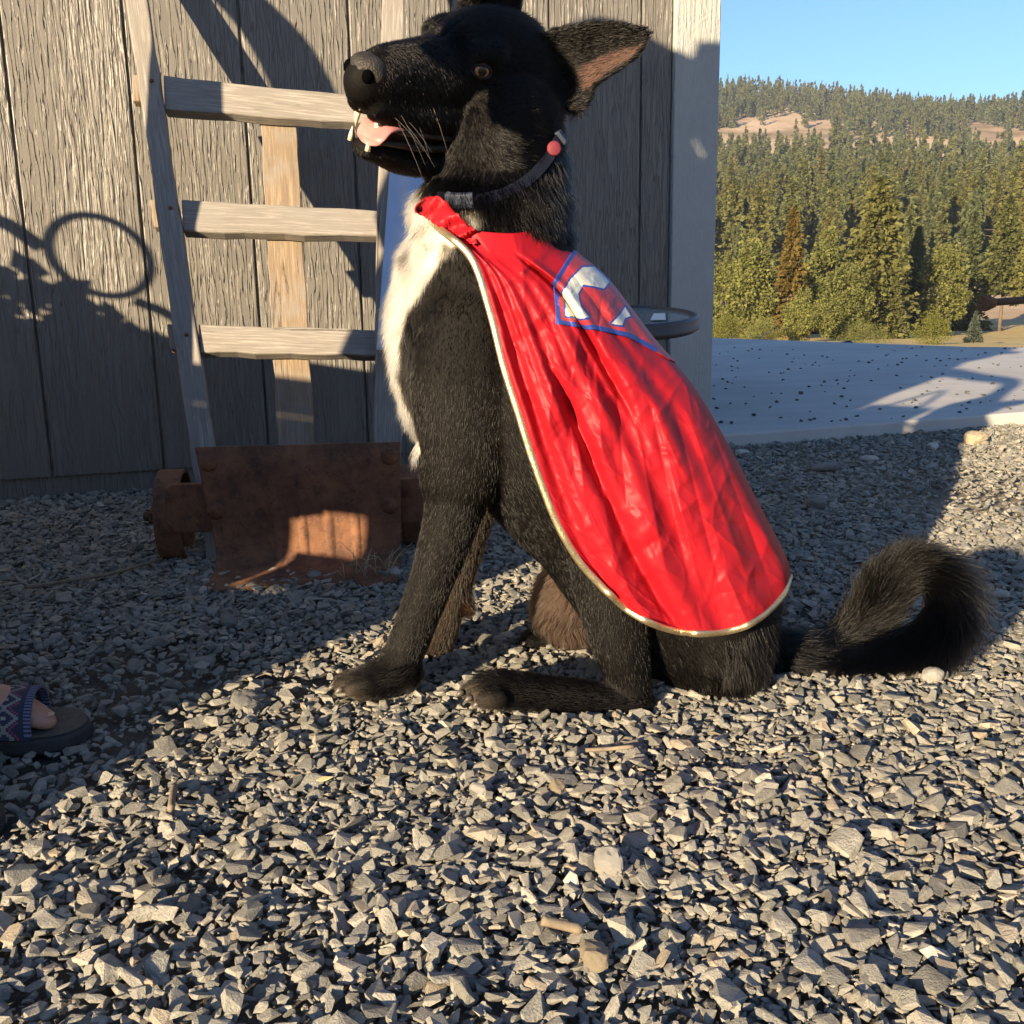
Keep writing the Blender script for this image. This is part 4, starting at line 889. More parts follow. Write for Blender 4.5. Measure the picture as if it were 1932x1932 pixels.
for s in (1, -1):
    for k in range(7):
        x = RS.uniform(.055, .115); b0 = hw(x, np.interp(x, [.05, .09, .12], [.040, .034, .026])*s, -.040-.022*RS.rand()); L = RS.uniform(.030, .062); d_ = -HF*RS.uniform(.2, .9)+HS*s*RS.uniform(.2, .7)-HU*RS.uniform(.3, 1.0); d_ /= np.linalg.norm(d_)
        wp_.append([b0+d_*L*t+np.array([0, 0, -.25*L])*t*t for t in np.linspace(0, 1, 6)])
wp_ = np.array(wp_); hair_obj('whiskers', wp_, np.tile(np.array([.00014, .00014, .00013, .0001, .00008, .00003]), (len(wp_), 1)), None, whm, dog)
clm = simple('claw horn', (.10, .085, .07), .4, .3, 80, 0)
for x, y, yo in ((884, 1318, -.165), (868, 1308, -.15), (872, 1300, -.13), (900, 1328, -.172), (640, 1302, -.118), (626, 1296, -.10), (632, 1288, -.08)):
    a = Yp(x+6, y-2, Y0+yo); b = Yp(x-9, y+8, Y0+yo-.004); tube('claw', [a, (a+b)/2+np.array([0, 0, .002]), b], [.0042, .0034, .0008], clm, dog, 8)

from mathutils.bvhtree import BVHTree
bvh = BVHTree.FromPolygons([Vector(q) for q in co], [tuple(p.vertices) for p in body_me.polygons])
def hit(px, py, off=0.):
    v = ray(px, py); h = bvh.ray_cast(Vector(CC), Vector(v/np.linalg.norm(v)))
    if h[0] is None: return None
    return np.array(h[0])+np.array(h[1])*off
lipm = NB('lip skin'); lc = lipm.co('Object'); lipm.set(col=lipm.ramp(lipm.noise(lc, 120, 3), [(.3, (.006, .005, .0045)), (.7, (.014, .011, .009))]), rough=.55, spec=.5, nrm=lipm.bump(lipm.noise(lc, 500, 3), .0008, .7))
for sy in (1, -1):
    lp = catmull([hw(.108, .017*sy, -.094), hw(.085, .024*sy, -.091), (hw(.05, .030*sy, -.091)), hw(.015, .037*sy, -.087), hw(-.012, .043*sy, -.080), hw(-.020, .046*sy, -.076)], 6)
    tube('lip', lp, np.interp(np.linspace(0, 1, len(lp)), [0, .2, .6, .9, 1], [.002, .0042, .0055, .0045, .002]), lipm.m, dog, 10)
    lp = catmull([hw(.118, .020*sy, -.071), hw(.085, .030*sy, -.075), hw(.05, .037*sy, -.074), hw(.012, .043*sy, -.073), hw(-.018, .046*sy, -.073)], 6)
    tube('lip', lp, np.interp(np.linspace(0, 1, len(lp)), [0, .2, .8, 1], [.002, .0035, .0040, .002]), lipm.m, dog, 10)
# collar
colm = simple('navy webbing', (.006, .008, .018), .9, .35, 400, .0006, 0., .15); bkm = simple('grey blue plastic', (.035, .045, .07), .6, .15, 40, 0, 0., .2); tagm = simple('red disc', (.15, .015, .025), .7, .1, 90, .0005)
nearp = [hit(*q, .0025) for q in ((836, 372), (870, 380), (915, 377), (960, 362), (1000, 335), (1030, 300), (1052, 262), (1064, 236))]
nearp = [q for q in nearp if q is not None]; cc = np.array([np.mean([q[0] for q in nearp]), 1.385, np.mean([q[2] for q in nearp])])
farp = [np.array([q[0], 2*1.40-q[1]+.0, q[2]]) for q in nearp][::-1]; ring = catmull(nearp+farp+nearp[:1], 5)[:-1]; NRG = len(ring)
rT = np.roll(ring, -1, 0)-np.roll(ring, 1, 0); rT /= np.linalg.norm(rT, axis=1)[:, None]; rN = ring-cc; rN -= rT*(rN*rT).sum(1)[:, None]; rN /= np.linalg.norm(rN, axis=1)[:, None]
ax0 = np.array([-.55, 0, .84]); rA = ax0-rT*(rT@ax0)[:, None]; rA /= np.linalg.norm(rA, axis=1)[:, None]; rN = np.cross(rT, rA); rN *= np.sign(((ring-cc)*rN).sum(1))[:, None]
V = []; Fc = []
for i in range(NRG):
    for a, b in ((-.0066, -.001), (-.0066, .0028), (.0066, .0028), (.0066, -.001)): V.append(ring[i]+rA[i]*a+rN[i]*b)
for i in range(NRG):
    for k in range(4): Fc.append((i*4+k, i*4+(k+1) % 4, ((i+1) % NRG)*4+(k+1) % 4, ((i+1) % NRG)*4+k))
collar = fix_normals(mesh_obj('collar', V, Fc, colm, dog))
def rk(px, py): x_, y_ = zip(*[proj(q) for q in ring[:len(nearp)*5]]); return int(np.argmin(np.hypot(np.array(x_)-px, np.array(y_)-py)))
i_ = rk(1042, 276); tube('collar_tag', [ring[i_]+rN[i_]*.003, ring[i_]+rN[i_]*.006, ring[i_]+rN[i_]*.007], [.0088, .0088, .007], tagm, collar, 20)
stm_ = simple('pale stitching', (.20, .22, .28), .8, .2, 60, 0)
for sgn in (-1, 1):
    for i in range(0, len(nearp)*5, 1): a = ring[i]+rA[i]*.0075*sgn+rN[i]*.0033; b = ring[i]*.45+ring[(i+1) % NRG]*.55+rA[i]*.0075*sgn+rN[i]*.0033; V = 0
def buckle(px, py, w_, m_=2):
    k0 = rk(px, py); V = []; Fc = []; ids = [(k0+j) % NRG for j in range(-m_, m_+1)]
    for i in ids:
        for a, b in ((-w_, .001), (-w_*.8, .008), (w_*.8, .008), (w_, .001)): V.append(ring[i]+rA[i]*a+rN[i]*b)
    n_ = len(ids)
    for i in range(n_-1):
        for k in range(4): Fc.append((i*4+k, i*4+(k+1) % 4, (i+1)*4+(k+1) % 4, (i+1)*4+k))
    Fc += [(0, 1, 2, 3), tuple(n_*4-1-k for k in range(4))]; return bevel(fix_normals(mesh_obj('buckle', V, Fc, bkm, collar)), .0015)
buckle(872, 380, .0105, 3); buckle(1058, 248, .0100, 1)

# ------------------------------------------------------------------ cape
cT = catmull([(783, 392), (815, 402), (870, 430), (960, 440), (1020, 432), (1066, 428)], 12)
cL = catmull([(783, 392), (830, 432), (890, 488), (925, 590), (950, 690), (978, 780), (1008, 875), (1050, 985), (1092, 1058), (1140, 1112)], 12)
cRt = catmull([(1066, 428), (1082, 470), (1140, 520), (1190, 582), (1238, 645), (1300, 715), (1345, 785), (1392, 870), (1425, 935), (1462, 1005), (1486, 1055), (1493, 1088)], 12)
cB_ = catmull([(1140, 1112), (1190, 1155), (1250, 1184), (1320, 1196), (1395, 1186), (1445, 1158), (1480, 1120), (1493, 1088)], 12)
def arc(c):
    d = np.r_[0, np.cumsum(np.linalg.norm(np.diff(c, axis=0), axis=1))]; return d/d[-1]
def samp(c, t): a = arc(c); return np.stack([np.interp(t, a, c[:, 0]), np.interp(t, a, c[:, 1])], -1)
def ridged(p, o=3):
    s = 0; a = .5
    for k in range(o): s = s+a*(1-np.abs(vnoise(p*2**k+3.1*k))*2); a *= .5
    return s
_cr = np.random.RandomState(21); CREASE = []
for k in range(120):
    y_ = _cr.uniform(470, 1170); x0_ = np.interp(y_, [430, 600, 850, 1010, 1110, 1190], [830, 930, 1000, 1060, 1140, 1280]); x1_ = np.interp(y_, [430, 520, 645, 785, 935, 1088, 1190], [1060, 1140, 1238, 1345, 1425, 1490, 1400]); x_ = _cr.uniform(x0_, x1_)
    an = _cr.choice([1.15, 1.25, .75, -.6, 2.2, 1.5])+_cr.normal(0, .25); ln_ = _cr.uniform(50, 210); CREASE.append((x_-math.cos(an)*ln_/2, y_-math.sin(an)*ln_/2, x_+math.cos(an)*ln_/2, y_+math.sin(an)*ln_/2, _cr.choice([-1, 1])*_cr.uniform(.0010, .0034), _cr.uniform(6, 20)))
for k in range(150):
    y_ = _cr.uniform(470, 1170); x0_ = np.interp(y_, [430, 600, 850, 1010, 1110, 1190], [830, 930, 1000, 1060, 1140, 1280]); x1_ = np.interp(y_, [430, 520, 645, 785, 935, 1088, 1190], [1060, 1140, 1238, 1345, 1425, 1490, 1400]); x_ = _cr.uniform(x0_, x1_)
    an = _cr.uniform(0, 3.14); ln_ = _cr.uniform(20, 90); CREASE.append((x_-math.cos(an)*ln_/2, y_-math.sin(an)*ln_/2, x_+math.cos(an)*ln_/2, y_+math.sin(an)*ln_/2, _cr.choice([-1, 1])*_cr.uniform(.0005, .0015), _cr.uniform(3.5, 8)))
for q in ((1048, 640, 1030, 870), (1180, 700, 1265, 1120), (1235, 760, 1330, 1150), (1120, 640, 1150, 1040), (1100, 560, 1075, 760), (1290, 760, 1420, 1120)): CREASE.append((*q, .0085, 24)); CREASE.append((q[0]+34, q[1], q[2]+40, q[3], -.0075, 20))
def cape_pt(s, t):
    """s: 0 front hem on the near side, 1 along the spine, 2 front hem on the far side; t: 0 collar, 1 bottom hem"""
    s = np.asarray(s, float); t = np.asarray(t, float); m = np.where(s > 1, 2-s, s)
    Lp, Rp = samp(cL, t), samp(cRt, t); Tp, Bp = samp(cT, m), samp(cB_, m); P00, P10, P01, P11 = cL[0], cRt[0], cL[-1], cRt[-1]
    m_, t_ = m[..., None], t[..., None]
    C = (1-m_)*Lp+m_*Rp+(1-t_)*Tp+t_*Bp-((1-m_)*(1-t_)*P00+m_*(1-t_)*P10+(1-m_)*t_*P01+m_*t_*P11)
    g0 = np.sin(np.pi*m)**.6; g1 = np.sqrt(np.clip(1-m**3.0, 0, 1)); bl = sstep(-.02, .12, t); g = g0*(1-bl)+g1*bl
    W = np.interp(t, [0, .1, .25, .5, .75, 1], [.118, .138, .158, .172, .184, .186])
    fade = sstep(0, .10, t)*.85+.15; edge = sstep(0, .06, m)*.7+.3
    sid = np.where(s > 1, 1.7, 0)
    # long drapes from the collar, spreading towards the hem
    f = .0070*np.sin(2*np.pi*(m*4.2+.25*t+.35*fbm(np.stack([m*2+sid, t*1.5, m*0], -1), 2)))*sstep(.1, .5, t)
    f = f+.0028*np.sin(2*np.pi*(m*8.5-.5*t)+sid)*sstep(.05, .3, t)*sstep(.9, .5, t)
    # one deep pleat below the collar
    pl = .60+.05*t+.03*np.sin(t*5); f = f-.018*np.exp(-((m-pl)/.022)**2)*sstep(.04, .12, t)*sstep(.62, .30, t)+.013*np.exp(-((m-pl-.055)/.035)**2)*sstep(.04, .12, t)*sstep(.66, .3, t)
    pl = .30+.10*t; f = f-.010*np.exp(-((m-pl)/.03)**2)*sstep(.25, .5, t)
    # crumples
    q = np.stack([m*3.3+sid, t*4.2, m*0+1.3], -1); rot = np.stack([q[..., 0]*.8+q[..., 1]*.6, q[..., 1]*.8-q[..., 0]*.6, q[..., 2]], -1)
    cr1 = np.clip(1-np.abs(vnoise(rot*1.7+fbm(rot*1.1, 2)[..., None]*.8))*2.2, 0, 1)**2; cr2 = np.clip(1-np.abs(vnoise(rot[..., [1, 0, 2]]*3.1+9+fbm(q*1.5, 2)[..., None]))*2.6, 0, 1)**2; cr3 = np.clip(1-np.abs(vnoise(q*6.3+4))*3, 0, 1)**2
    f = f+(.0012*cr1+.0012*cr2+.0006*cr3)*fade*sstep(.02, .4, t)
    for (ax, az, bx, bz, am, wd) in CREASE:
        vx, vz = bx-ax, bz-az; L2 = vx*vx+vz*vz; tt_ = ((C[..., 0]-ax)*vx+(C[..., 1]-az)*vz)/L2; dd = np.abs((C[..., 0]-ax)*vz-(C[..., 1]-az)*vx)/math.sqrt(L2); wn = sstep(-.05, .25, tt_)*sstep(1.05, .7, tt_)
        f = f+am*np.exp(-dd/wd)*wn*np.where(s > 1, .3, 1)
    f = f*edge*sstep(0, .10, 1-m+.05)
    Y = Y0-(W*g+f)
    v = _f+_r*((C[..., 0]-966)/FPX)[..., None]+_d*((C[..., 1]-966)/FPX)[..., None]; P = CC+v*(Y/v[..., 1])[..., None]
    P[..., 1] = np.where(s > 1, 2*Y0-P[..., 1], P[..., 1])
    rip = .006*np.sin(2*np.pi*(m*3.3+.2))*sstep(.8, 1, t); P[..., 2] += rip*0
    return P, C
ns_, nt2 = 420, 300
sg, tg = np.meshgrid(np.linspace(0, 2, ns_), np.linspace(0, 1, nt2)); CP, CC2 = cape_pt(sg, tg)
idx = np.arange(ns_*nt2).reshape(nt2, ns_); Qf = np.stack([idx[:-1, :-1], idx[1:, :-1], idx[1:, 1:], idx[:-1, 1:]], -1).reshape(-1, 4)
sat = NB('red satin'); sc_ = sat.co('Object'); cre = sat.n('ShaderNodeTexNoise', noise_type='RIDGED_MULTIFRACTAL'); sat.l(sc_, cre.inputs['Vector']); cre.inputs['Scale'].default_value = 11; cre.inputs['Detail'].default_value = 5; cre.inputs['Roughness'].default_value = .55; cre.inputs['Distortion'].default_value = 1.2
sat.set(col=(.41, .010, .018), rough=.50, spec=.22, sheen=.0, sheenr=.4, aniso=.3, nrm=sat.bump(cre.outputs[0], .0007, .5, sat.bump(sat.noise(sc_, 900, 2), .0002, .4)))
tr = sat.n('ShaderNodeBsdfTranslucent'); tr.inputs[0].default_value = (.6, .02, .02, 1); mx = sat.n('ShaderNodeMixShader'); mx.inputs[0].default_value = .12
sat.l(sat.p.outputs[0], mx.inputs[1]); sat.l(tr.outputs[0], mx.inputs[2]); sat.l(mx.outputs[0], sat.out.inputs[0])
cape = link_mesh('cape', fast_mesh('cape', CP.reshape(-1, 3), Qf), sat.m, dog, True); so = cape.modifiers.new('cloth', 'SOLIDIFY'); so.thickness = .0016; so.offset = -1
cape['label'] = 'red satin cape with gold piped hem'
# gold piping along both front hems and the bottom
gold = NB('gold braid'); gc_ = gold.co('Object'); gv = gold.vor(gc_, 700)
gold.set(col=gold.ramp(gold.noise(gc_, 500, 3), [(.30, (.42, .32, .16)), (.65, (.66, .55, .34))]), metal=.85, rough=gold.math('ADD', gold.math('MULTIPLY', gold.noise(gc_, 30, 2), .4), .14), nrm=gold.bump(gv.outputs['Distance'], .0004, .6))
def hem(name, s, t):
    P, _c = cape_pt(np.array(s), np.array(t)); n_ = len(P); dq = 1e-3; V = []; Fc = []
    T = np.gradient(P, axis=0); T /= np.linalg.norm(T, axis=1)[:, None]; dep = np.array([0, 1., 0]); k_ = 10
    for i in range(n_):
        b = dep-T[i]*(dep@T[i]); b /= np.linalg.norm(b); a = np.cross(T[i], b)
        for k in range(k_): th = 2*math.pi*k/k_; V.append(P[i]+a*(.0046)*math.cos(th)+b*.0026*math.sin(th))
    for i in range(n_-1):
        for k in range(k_): Fc.append((i*k_+k, i*k_+(k+1) % k_, (i+1)*k_+(k+1) % k_, (i+1)*k_+k))
    Fc += [tuple(range(k_-1, -1, -1)), tuple(range((n_-1)*k_, n_*k_))]; return fix_normals(mesh_obj(name, V, Fc, gold.m, cape, True))
tt = np.linspace(0, 1, 120); ss = np.linspace(0, 2, 200)[1:-1]
hem('gold_piping', np.r_[0*tt, ss, 2+0*tt], np.r_[tt, 1+0*ss, tt[::-1]])
# badge on the back: plain five sided patch with cream swooshes, folded over the spine
PATCH = [(1080, 474), (1043, 533), (1050, 612), (1120, 622), (1185, 637), (1231, 662), (1300, 700), (1150, 480)]
SW = [[(1067, 597), (1063, 550), (1076, 528), (1098, 506), (1120, 505), (1148, 533), (1138, 546), (1117, 541), (1099, 538), (1089, 556), (1094, 580), (1110, 600), (1088, 599)], [(1178, 580), (1169, 594), (1152, 611), (1172, 615), (1177, 602), (1188, 597)]]
fs, ft = np.meshgrid(np.linspace(.45, 1.55, 560), np.linspace(.02, .42, 360)); PP, PC = cape_pt(fs, ft)
du = np.gradient(PP, axis=1); dv = np.gradient(PP, axis=0); nr2 = np.cross(du, dv); nr2 /= np.linalg.norm(nr2, axis=2)[..., None]+1e-12; nr2 *= np.where((nr2[..., 1:2]*(fs[..., None]-1)) > 0, 1, -1); PP = PP+nr2*.0016
pcx = (PC[:-1, :-1, 0]+PC[1:, 1:, 0])/2; pcy = (PC[:-1, :-1, 1]+PC[1:, 1:, 1])/2; smid = (fs[:-1, :-1]+fs[1:, 1:])/2
inside = in_poly(pcx, pcy, PATCH); bd = poly_dist(pcx, pcy, PATCH[:6]); bd = np.minimum(bd, poly_dist(pcx, pcy, PATCH[-1:]+PATCH[:1]+PATCH[1:2], False)); mi = np.zeros(inside.shape, int); mi[poly_dist(pcx, pcy, PATCH[:6], False) < 8] = 1
for sw in SW:
    i_ = in_poly(pcx, pcy, sw); d_ = poly_dist(pcx, pcy, sw); mi[(d_ < 3.6) & ~i_] = 1; mi[i_] = 2
ids = np.arange(PP.shape[0]*PP.shape[1]).reshape(PP.shape[:2]); Q2 = np.stack([ids[:-1, :-1], ids[1:, :-1], ids[1:, 1:], ids[:-1, 1:]], -1)[inside]; mi = mi[inside]
us, inv = np.unique(Q2, return_inverse=True); Q2 = inv.reshape(-1, 4)
pm_ = [simple('patch red', (.40, .03, .035), .5, .15, 40, .0006), simple('patch blue', (.025, .05, .26), .5, .2, 60, .0006), simple('patch cream', (.58, .58, .50), .45, .12, 60, .0004)]
emb = link_mesh('badge', fast_mesh('badge', PP.reshape(-1, 3)[us], Q2), None, cape, True, pm_, mi); so = emb.modifiers.new('felt', 'SOLIDIFY'); so.thickness = .0014; so.offset = -1
# frayed tie at the throat
rag = catmull([(783, 392), (800, 376), (825, 370), (855, 396), (880, 422), (898, 434)], 6); rag2 = catmull([(786, 400), (806, 414), (832, 430), (858, 446), (880, 456), (900, 462)], 6); V = []; Fc = []
for i in range(len(rag)):
    for j in range(9):
        v = j/8; q = rag[i]*(1-v)+rag2[i]*v; h_ = hit(q[0], q[1]); V.append(Yp(q[0]+random.uniform(-2, 2), q[1]+random.uniform(-2, 2), (min(1.345, h_[1]) if h_ is not None else 1.33)-.022-.008*math.sin(v*7+i*.7)+.004*random.random()))
for i in range(len(rag)-1):
    for j in range(8): Fc.append((i*9+j, i*9+j+1, (i+1)*9+j+1, (i+1)*9+j))
ruf = mesh_obj('ruffle', V, Fc, sat.m, cape, True); so = ruf.modifiers.new('cloth', 'SOLIDIFY'); so.thickness = .0015

# ------------------------------------------------------------------ person standing at the left edge (only the sandals are in view)
skinm = NB('skin'); ks = skinm.co('Object'); skinm.set(col=skinm.ramp(skinm.noise(ks, 40, 4), [(.3, (.36, .19, .135)), (.7, (.46, .27, .20))]), rough=.55, sss=.08, spec=.35, nrm=skinm.bump(skinm.noise(ks, 300, 3), .0006, .5))
PCH = []
def wchain(pts, per=4):
    old = list(CH); chain(pts, 0, BLK, world=True, per=per); PCH.append(CH.pop()); assert len(CH) == len(old)
def foot(tip, d, big):
    """tip: front end of the sole; d: heading; big: +1 when the big toe lies to the right of the heading"""
    d = np.array([*d, 0.]); d /= np.linalg.norm(d); s = np.array([d[1], -d[0], 0.])*big; t = np.array([*tip, 0.])
    p = lambda a, b, z: t-d*a+s*b+ZU*z
    wchain([(*p(.085, .008, .060), .020, .036), (*p(.135, .008, .072), .027, .035), (*p(.20, 0, .085), .036, .034), (*p(.235, 0, .075), .034, .03)])
    for k, (a, b, r_, ln) in enumerate(((.045, .030, .0125, .05), (.050, .009, .0088, .042), (.058, -.008, .008, .038), (.068, -.023, .0078, .034), (.082, -.036, .0075, .028))):
        wchain([(*p(a+ln, b*.85, .054), r_*1.1, r_*1.1), (*p(a+ln*.45, b, .053), r_*.95, r_), (*p(a, b*1.02, .047), r_*.85, r_*.95)], 3)
    return p, d, s
TIPL, TIPR = (-.530, 1.200), (-.530, .958); DL, DR = (.975, .20), (.985, .17)
pL, dL, sL = foot(TIPL, DL, 1); pR, dR, sR = foot(TIPR, DR, -1)
HX, HYc = -.86, 1.05
for p_, sy in ((pL, 1), (pR, -1)):
    a = p_(.205, 0, .11); wchain([(*a, .036, .036), (*(a+np.array([-.01, 0, .14])), .046, .045), (*(a+np.array([-.02, 0, .30])), .056, .055), (a[0]-.0, a[1], .50, .058, .058), (HX+.02, HYc+sy*.10, .70, .075, .075), (HX, HYc+sy*.09, .92, .092, .092)])
wchain([(HX, HYc, .90, .10, .175), (HX-.03, HYc, 1.05, .10, .15), (HX-.05, HYc, 1.25, .115, .175), (HX-.05, HYc, 1.40, .10, .185), (HX-.04, HYc, 1.46, .06, .09)])
wchain([(HX-.04, HYc, 1.44, .055, .055), (HX-.02, HYc, 1.55, .055, .055)]); wchain([(HX-.01, HYc, 1.60, .085, .07), (HX-.005, HYc, 1.66, .10, .078), (HX-.01, HYc, 1.73, .085, .07)])
for sy, hand in ((1, (HX-.08, HYc+.14, 1.70)), (-1, (-.452, .709, 1.045))):
    sh = (HX-.05, HYc+sy*.20, 1.40); el_ = (HX-.27, HYc+.33, 1.44) if sy > 0 else (-.535, .722, 1.27); h = np.array(hand); dd = (h-np.array(el_)); dd /= np.linalg.norm(dd)
    wchain([(*sh, .058, .058), (sh[0]*.5+el_[0]*.5, sh[1]*.5+el_[1]*.5-.0, 1.33, .047, .047), (*el_, .040, .040), (*(np.array(el_)*.4+h*.6), .034, .034), (*(h-dd*.03), .032, .032), (*(h+dd*.05), .048, .040)])
    for k in range(4): b0 = h+dd*.06+np.array([0, .018*(k-1.5), .004]); wchain([(*b0, .009, .009), (*(b0+dd*.04), .008, .008), (*(b0+dd*.065+np.array([0, 0, -.02])), .007, .007)], 3)
    b0 = h+dd*.01+np.array([0, -sy*.035, .01]); wchain([(*b0, .012, .012), (*(b0+dd*.04+np.array([0, -sy*.012, 0])), .009, .009)], 3)
pme = remesh(PCH, .0048, 3, 'person'); person = link_mesh('person', pme, skinm.m, smooth=True)
tag(person, 'person standing at the left edge in dark sandals with patterned navy straps, toes in view', 'person')
def shell(name, chains_, mat):
    keep = list(PCH); PCH.clear(); [wchain(c) for c in chains_]; me = remesh(PCH, .012, 4, name); PCH.clear(); PCH.extend(keep); return link_mesh(name, me, mat, person, True)
shell('shirt', [[(HX-.01, HYc, .88, .125, .195), (HX-.03, HYc, 1.05, .125, .175), (HX-.05, HYc, 1.25, .135, .20), (HX-.05, HYc, 1.40, .115, .205), (HX-.04, HYc, 1.45, .08, .11)]]+[[(HX-.05, HYc+s*.19, 1.40, .078, .078), (HX-.05-.12*(s > 0), HYc+s*.25, 1.40, .066, .066)] for s in (1, -1)], simple('blue shirt', (.10, .15, .24), .85, .2, 30, .002))
shell('shorts', [[(HX, HYc, .98, .115, .185), (HX, HYc, .85, .12, .19)]]+[[(HX, HYc+s*.09, .88, .11, .105), (HX+.02, HYc+s*.10, .58, .095, .095)] for s in (1, -1)], simple('khaki shorts', (.25, .20, .14), .85, .2, 30, .002))
c = np.array([HX-.01, HYc, 1.75]); hat = mesh_obj('hat', *tube_data([c-ZU*.02, c-ZU*.012, c-ZU*.010, c+ZU*.05, c+ZU*.11, c+ZU*.13], [.185, .19, .098, .095, .080, .03], 28, False, 1., (1, 0, 0)), simple('straw', (.42, .32, .18), .9, .2, 80, .002), person, True)
solem = simple('sandal rubber', (.030, .030, .032), .8, .25, 60, .001); bedm = simple('sandal footbed', (.085, .075, .062), .85, .25, 120, .0008)
stm = NB('woven strap'); sa_ = stm.n('ShaderNodeAttribute'); sa_.attribute_name = 'weave'; stm.set(col=sa_.outputs['Color'], rough=.85, nrm=stm.bump(stm.noise(stm.co('Object'), 500, 2), .0008, .7))
def sandal(p_, big):
    out = [(0.0, .012), (.008, .034), (.03, .049), (.07, .051), (.12, .042), (.17, .036), (.22, .036), (.245, .026), (.255, 0), (.245, -.026), (.22, -.036), (.17, -.038), (.12, -.044), (.07, -.047), (.03, -.036), (.01, -.016)]
    oc = catmull(out+[out[0]], 4)[:-1]; so_ = prism('sandal', [p_(a, b, .012) for a, b in oc], ZU*.022, solem, person, .005)
    prism('footbed', [p_(.004+a*.975, b*.95, .0341) for a, b in oc], ZU*.003, bedm, so_, .001)
    nu, nv_ = 64, 22; V = []; C = []; Fc = []
    for i in range(nu+1):
        u = i/nu; ang = math.pi*(u-.5); b = math.sin(ang)*.050; z = .034+.046*math.cos(ang)**.75
        for j in range(nv_+1): v = j/nv_; V.append(p_(.060+.060*v-.012*math.sin(math.pi*u)*0, b+.004, z+.006*v))
    for i in range(nu):
        for j in range(nv_):
            Fc.append((i*(nv_+1)+j, i*(nv_+1)+j+1, (i+1)*(nv_+1)+j+1, (i+1)*(nv_+1)+j)); a = (i % 12)-5.5; b = j-(nv_-1)/2
            dm = abs(a)+abs(b); c = (.022, .026, .055)
            if 4.6 < dm < 6.2: c = (.22, .21, .19)
            elif dm < 2: c = (.27, .26, .22)
            elif abs(b) > 8.2 and (i % 2) == 0: c = (.12, .15, .24)
            elif 7.4 < dm < 8.4 and abs(a) > 2: c = (.20, .05, .08)
            C.append(c)
    st = mesh_obj('strap', V, Fc, stm.m, so_); at_ = st.data.attributes.new('weave', 'FLOAT_COLOR', 'FACE'); at_.data.foreach_set('color', np.hstack([np.array(C), np.ones((len(C), 1))]).astype(np.float32).ravel())
    q = st.modifiers.new('web', 'SOLIDIFY'); q.thickness = .003; return so_
sandal(pL, 1); sandal(pR, -1)
def UWb(u, s, z): return np.array([.8*u+.6*s, -.6*u+.8*s, z])
pk = empty('pack_caster', (-1.04, 1.12, .98)); tag(pk, 'tall canvas sack with a rolled top, added out of view to cast shade', 'pack_caster'); pkm = simple('pack cloth', (.07, .09, .08), .85, .2, 30, .002); V = []; Fc = []  # unseen sack and roll, added to fill gaps in the person's shadow
for z, a_, b_ in ((.98, .055, .13), (1.05, .085, .17), (1.35, .09, .18), (1.58, .08, .17), (1.66, .05, .13)):
    for k in range(20): t = 2*math.pi*k/20; V.append((-1.055+a_*math.copysign(abs(math.cos(t))**.5, math.cos(t)), 1.14+b_*math.copysign(abs(math.sin(t))**.5, math.sin(t)), z))
for i in range(4):
    for k in range(20): Fc.append((i*20+k, i*20+(k+1) % 20, (i+1)*20+(k+1) % 20, (i+1)*20+k))
Fc += [tuple(range(19, -1, -1)), tuple(range(80, 100))]; fix_normals(mesh_obj('sack', V, Fc, pkm, pk, True)); tube('roll_caster', [(-1.02, .90, 1.735), (-1.02, 1.30, 1.735)], .105, pkm, pk, 18)
bag_caster = empty('tote_caster', tuple(UWb(-1.04, .28, .42))); tag(bag_caster, 'limp canvas pouch added out of view to shade the ground before the slab', 'bag_caster'); cvm = simple('canvas', (.30, .27, .21), .9, .2, 40, .002); V = []; Fc = []  # added and unseen: blocks the sun from the ground before the slab
for z, hu, hs in ((.44, .085, .03), (.50, .115, .05), (.62, .125, .055), (.90, .12, .04), (.98, .12, .025)):
    for k in range(20): t = 2*math.pi*k/20; V.append(UWb(-1.05+hu*math.copysign(abs(math.cos(t))**.6, math.cos(t)), .28+hs*math.copysign(abs(math.sin(t))**.6, math.sin(t))+.006*math.sin(5*t+z*20), z))
for i in range(4):
    for k in range(20): Fc.append((i*20+k, i*20+(k+1) % 20, (i+1)*20+(k+1) % 20, (i+1)*20+k))
Fc.append(tuple(range(19, -1, -1))); fix_normals(mesh_obj('pouch', V, Fc, cvm, bag_caster, True))
for k in (-1, 1): tube('strap', catmull([UWb(-1.05-.07, .28+k*.022, .96), UWb(-1.08, .28+k*.03, 1.08), UWb(-1.05, .27, 1.14), UWb(-1.02, .28+k*.03, 1.08), UWb(-1.05+.07, .28+k*.022, .96)], 6), .008, cvm, bag_caster, 8)
nailm = simple('toenail', (.52, .33, .28), .3, .1, 40, 0)
for p_ in (pL, pR):
    for a, b, r_ in ((.0425, .0305, .0080),):
        V, Fc = [], []; n_ = 12
        for k in range(n_): t = 2*math.pi*k/n_; V.append(p_(a+r_*.9*math.cos(t)*.8, b+r_*.8*math.sin(t), .0585 if r_ > .008 else .0555))
        prism('toenail', V, ZU*.0012, nailm, person, .0005)

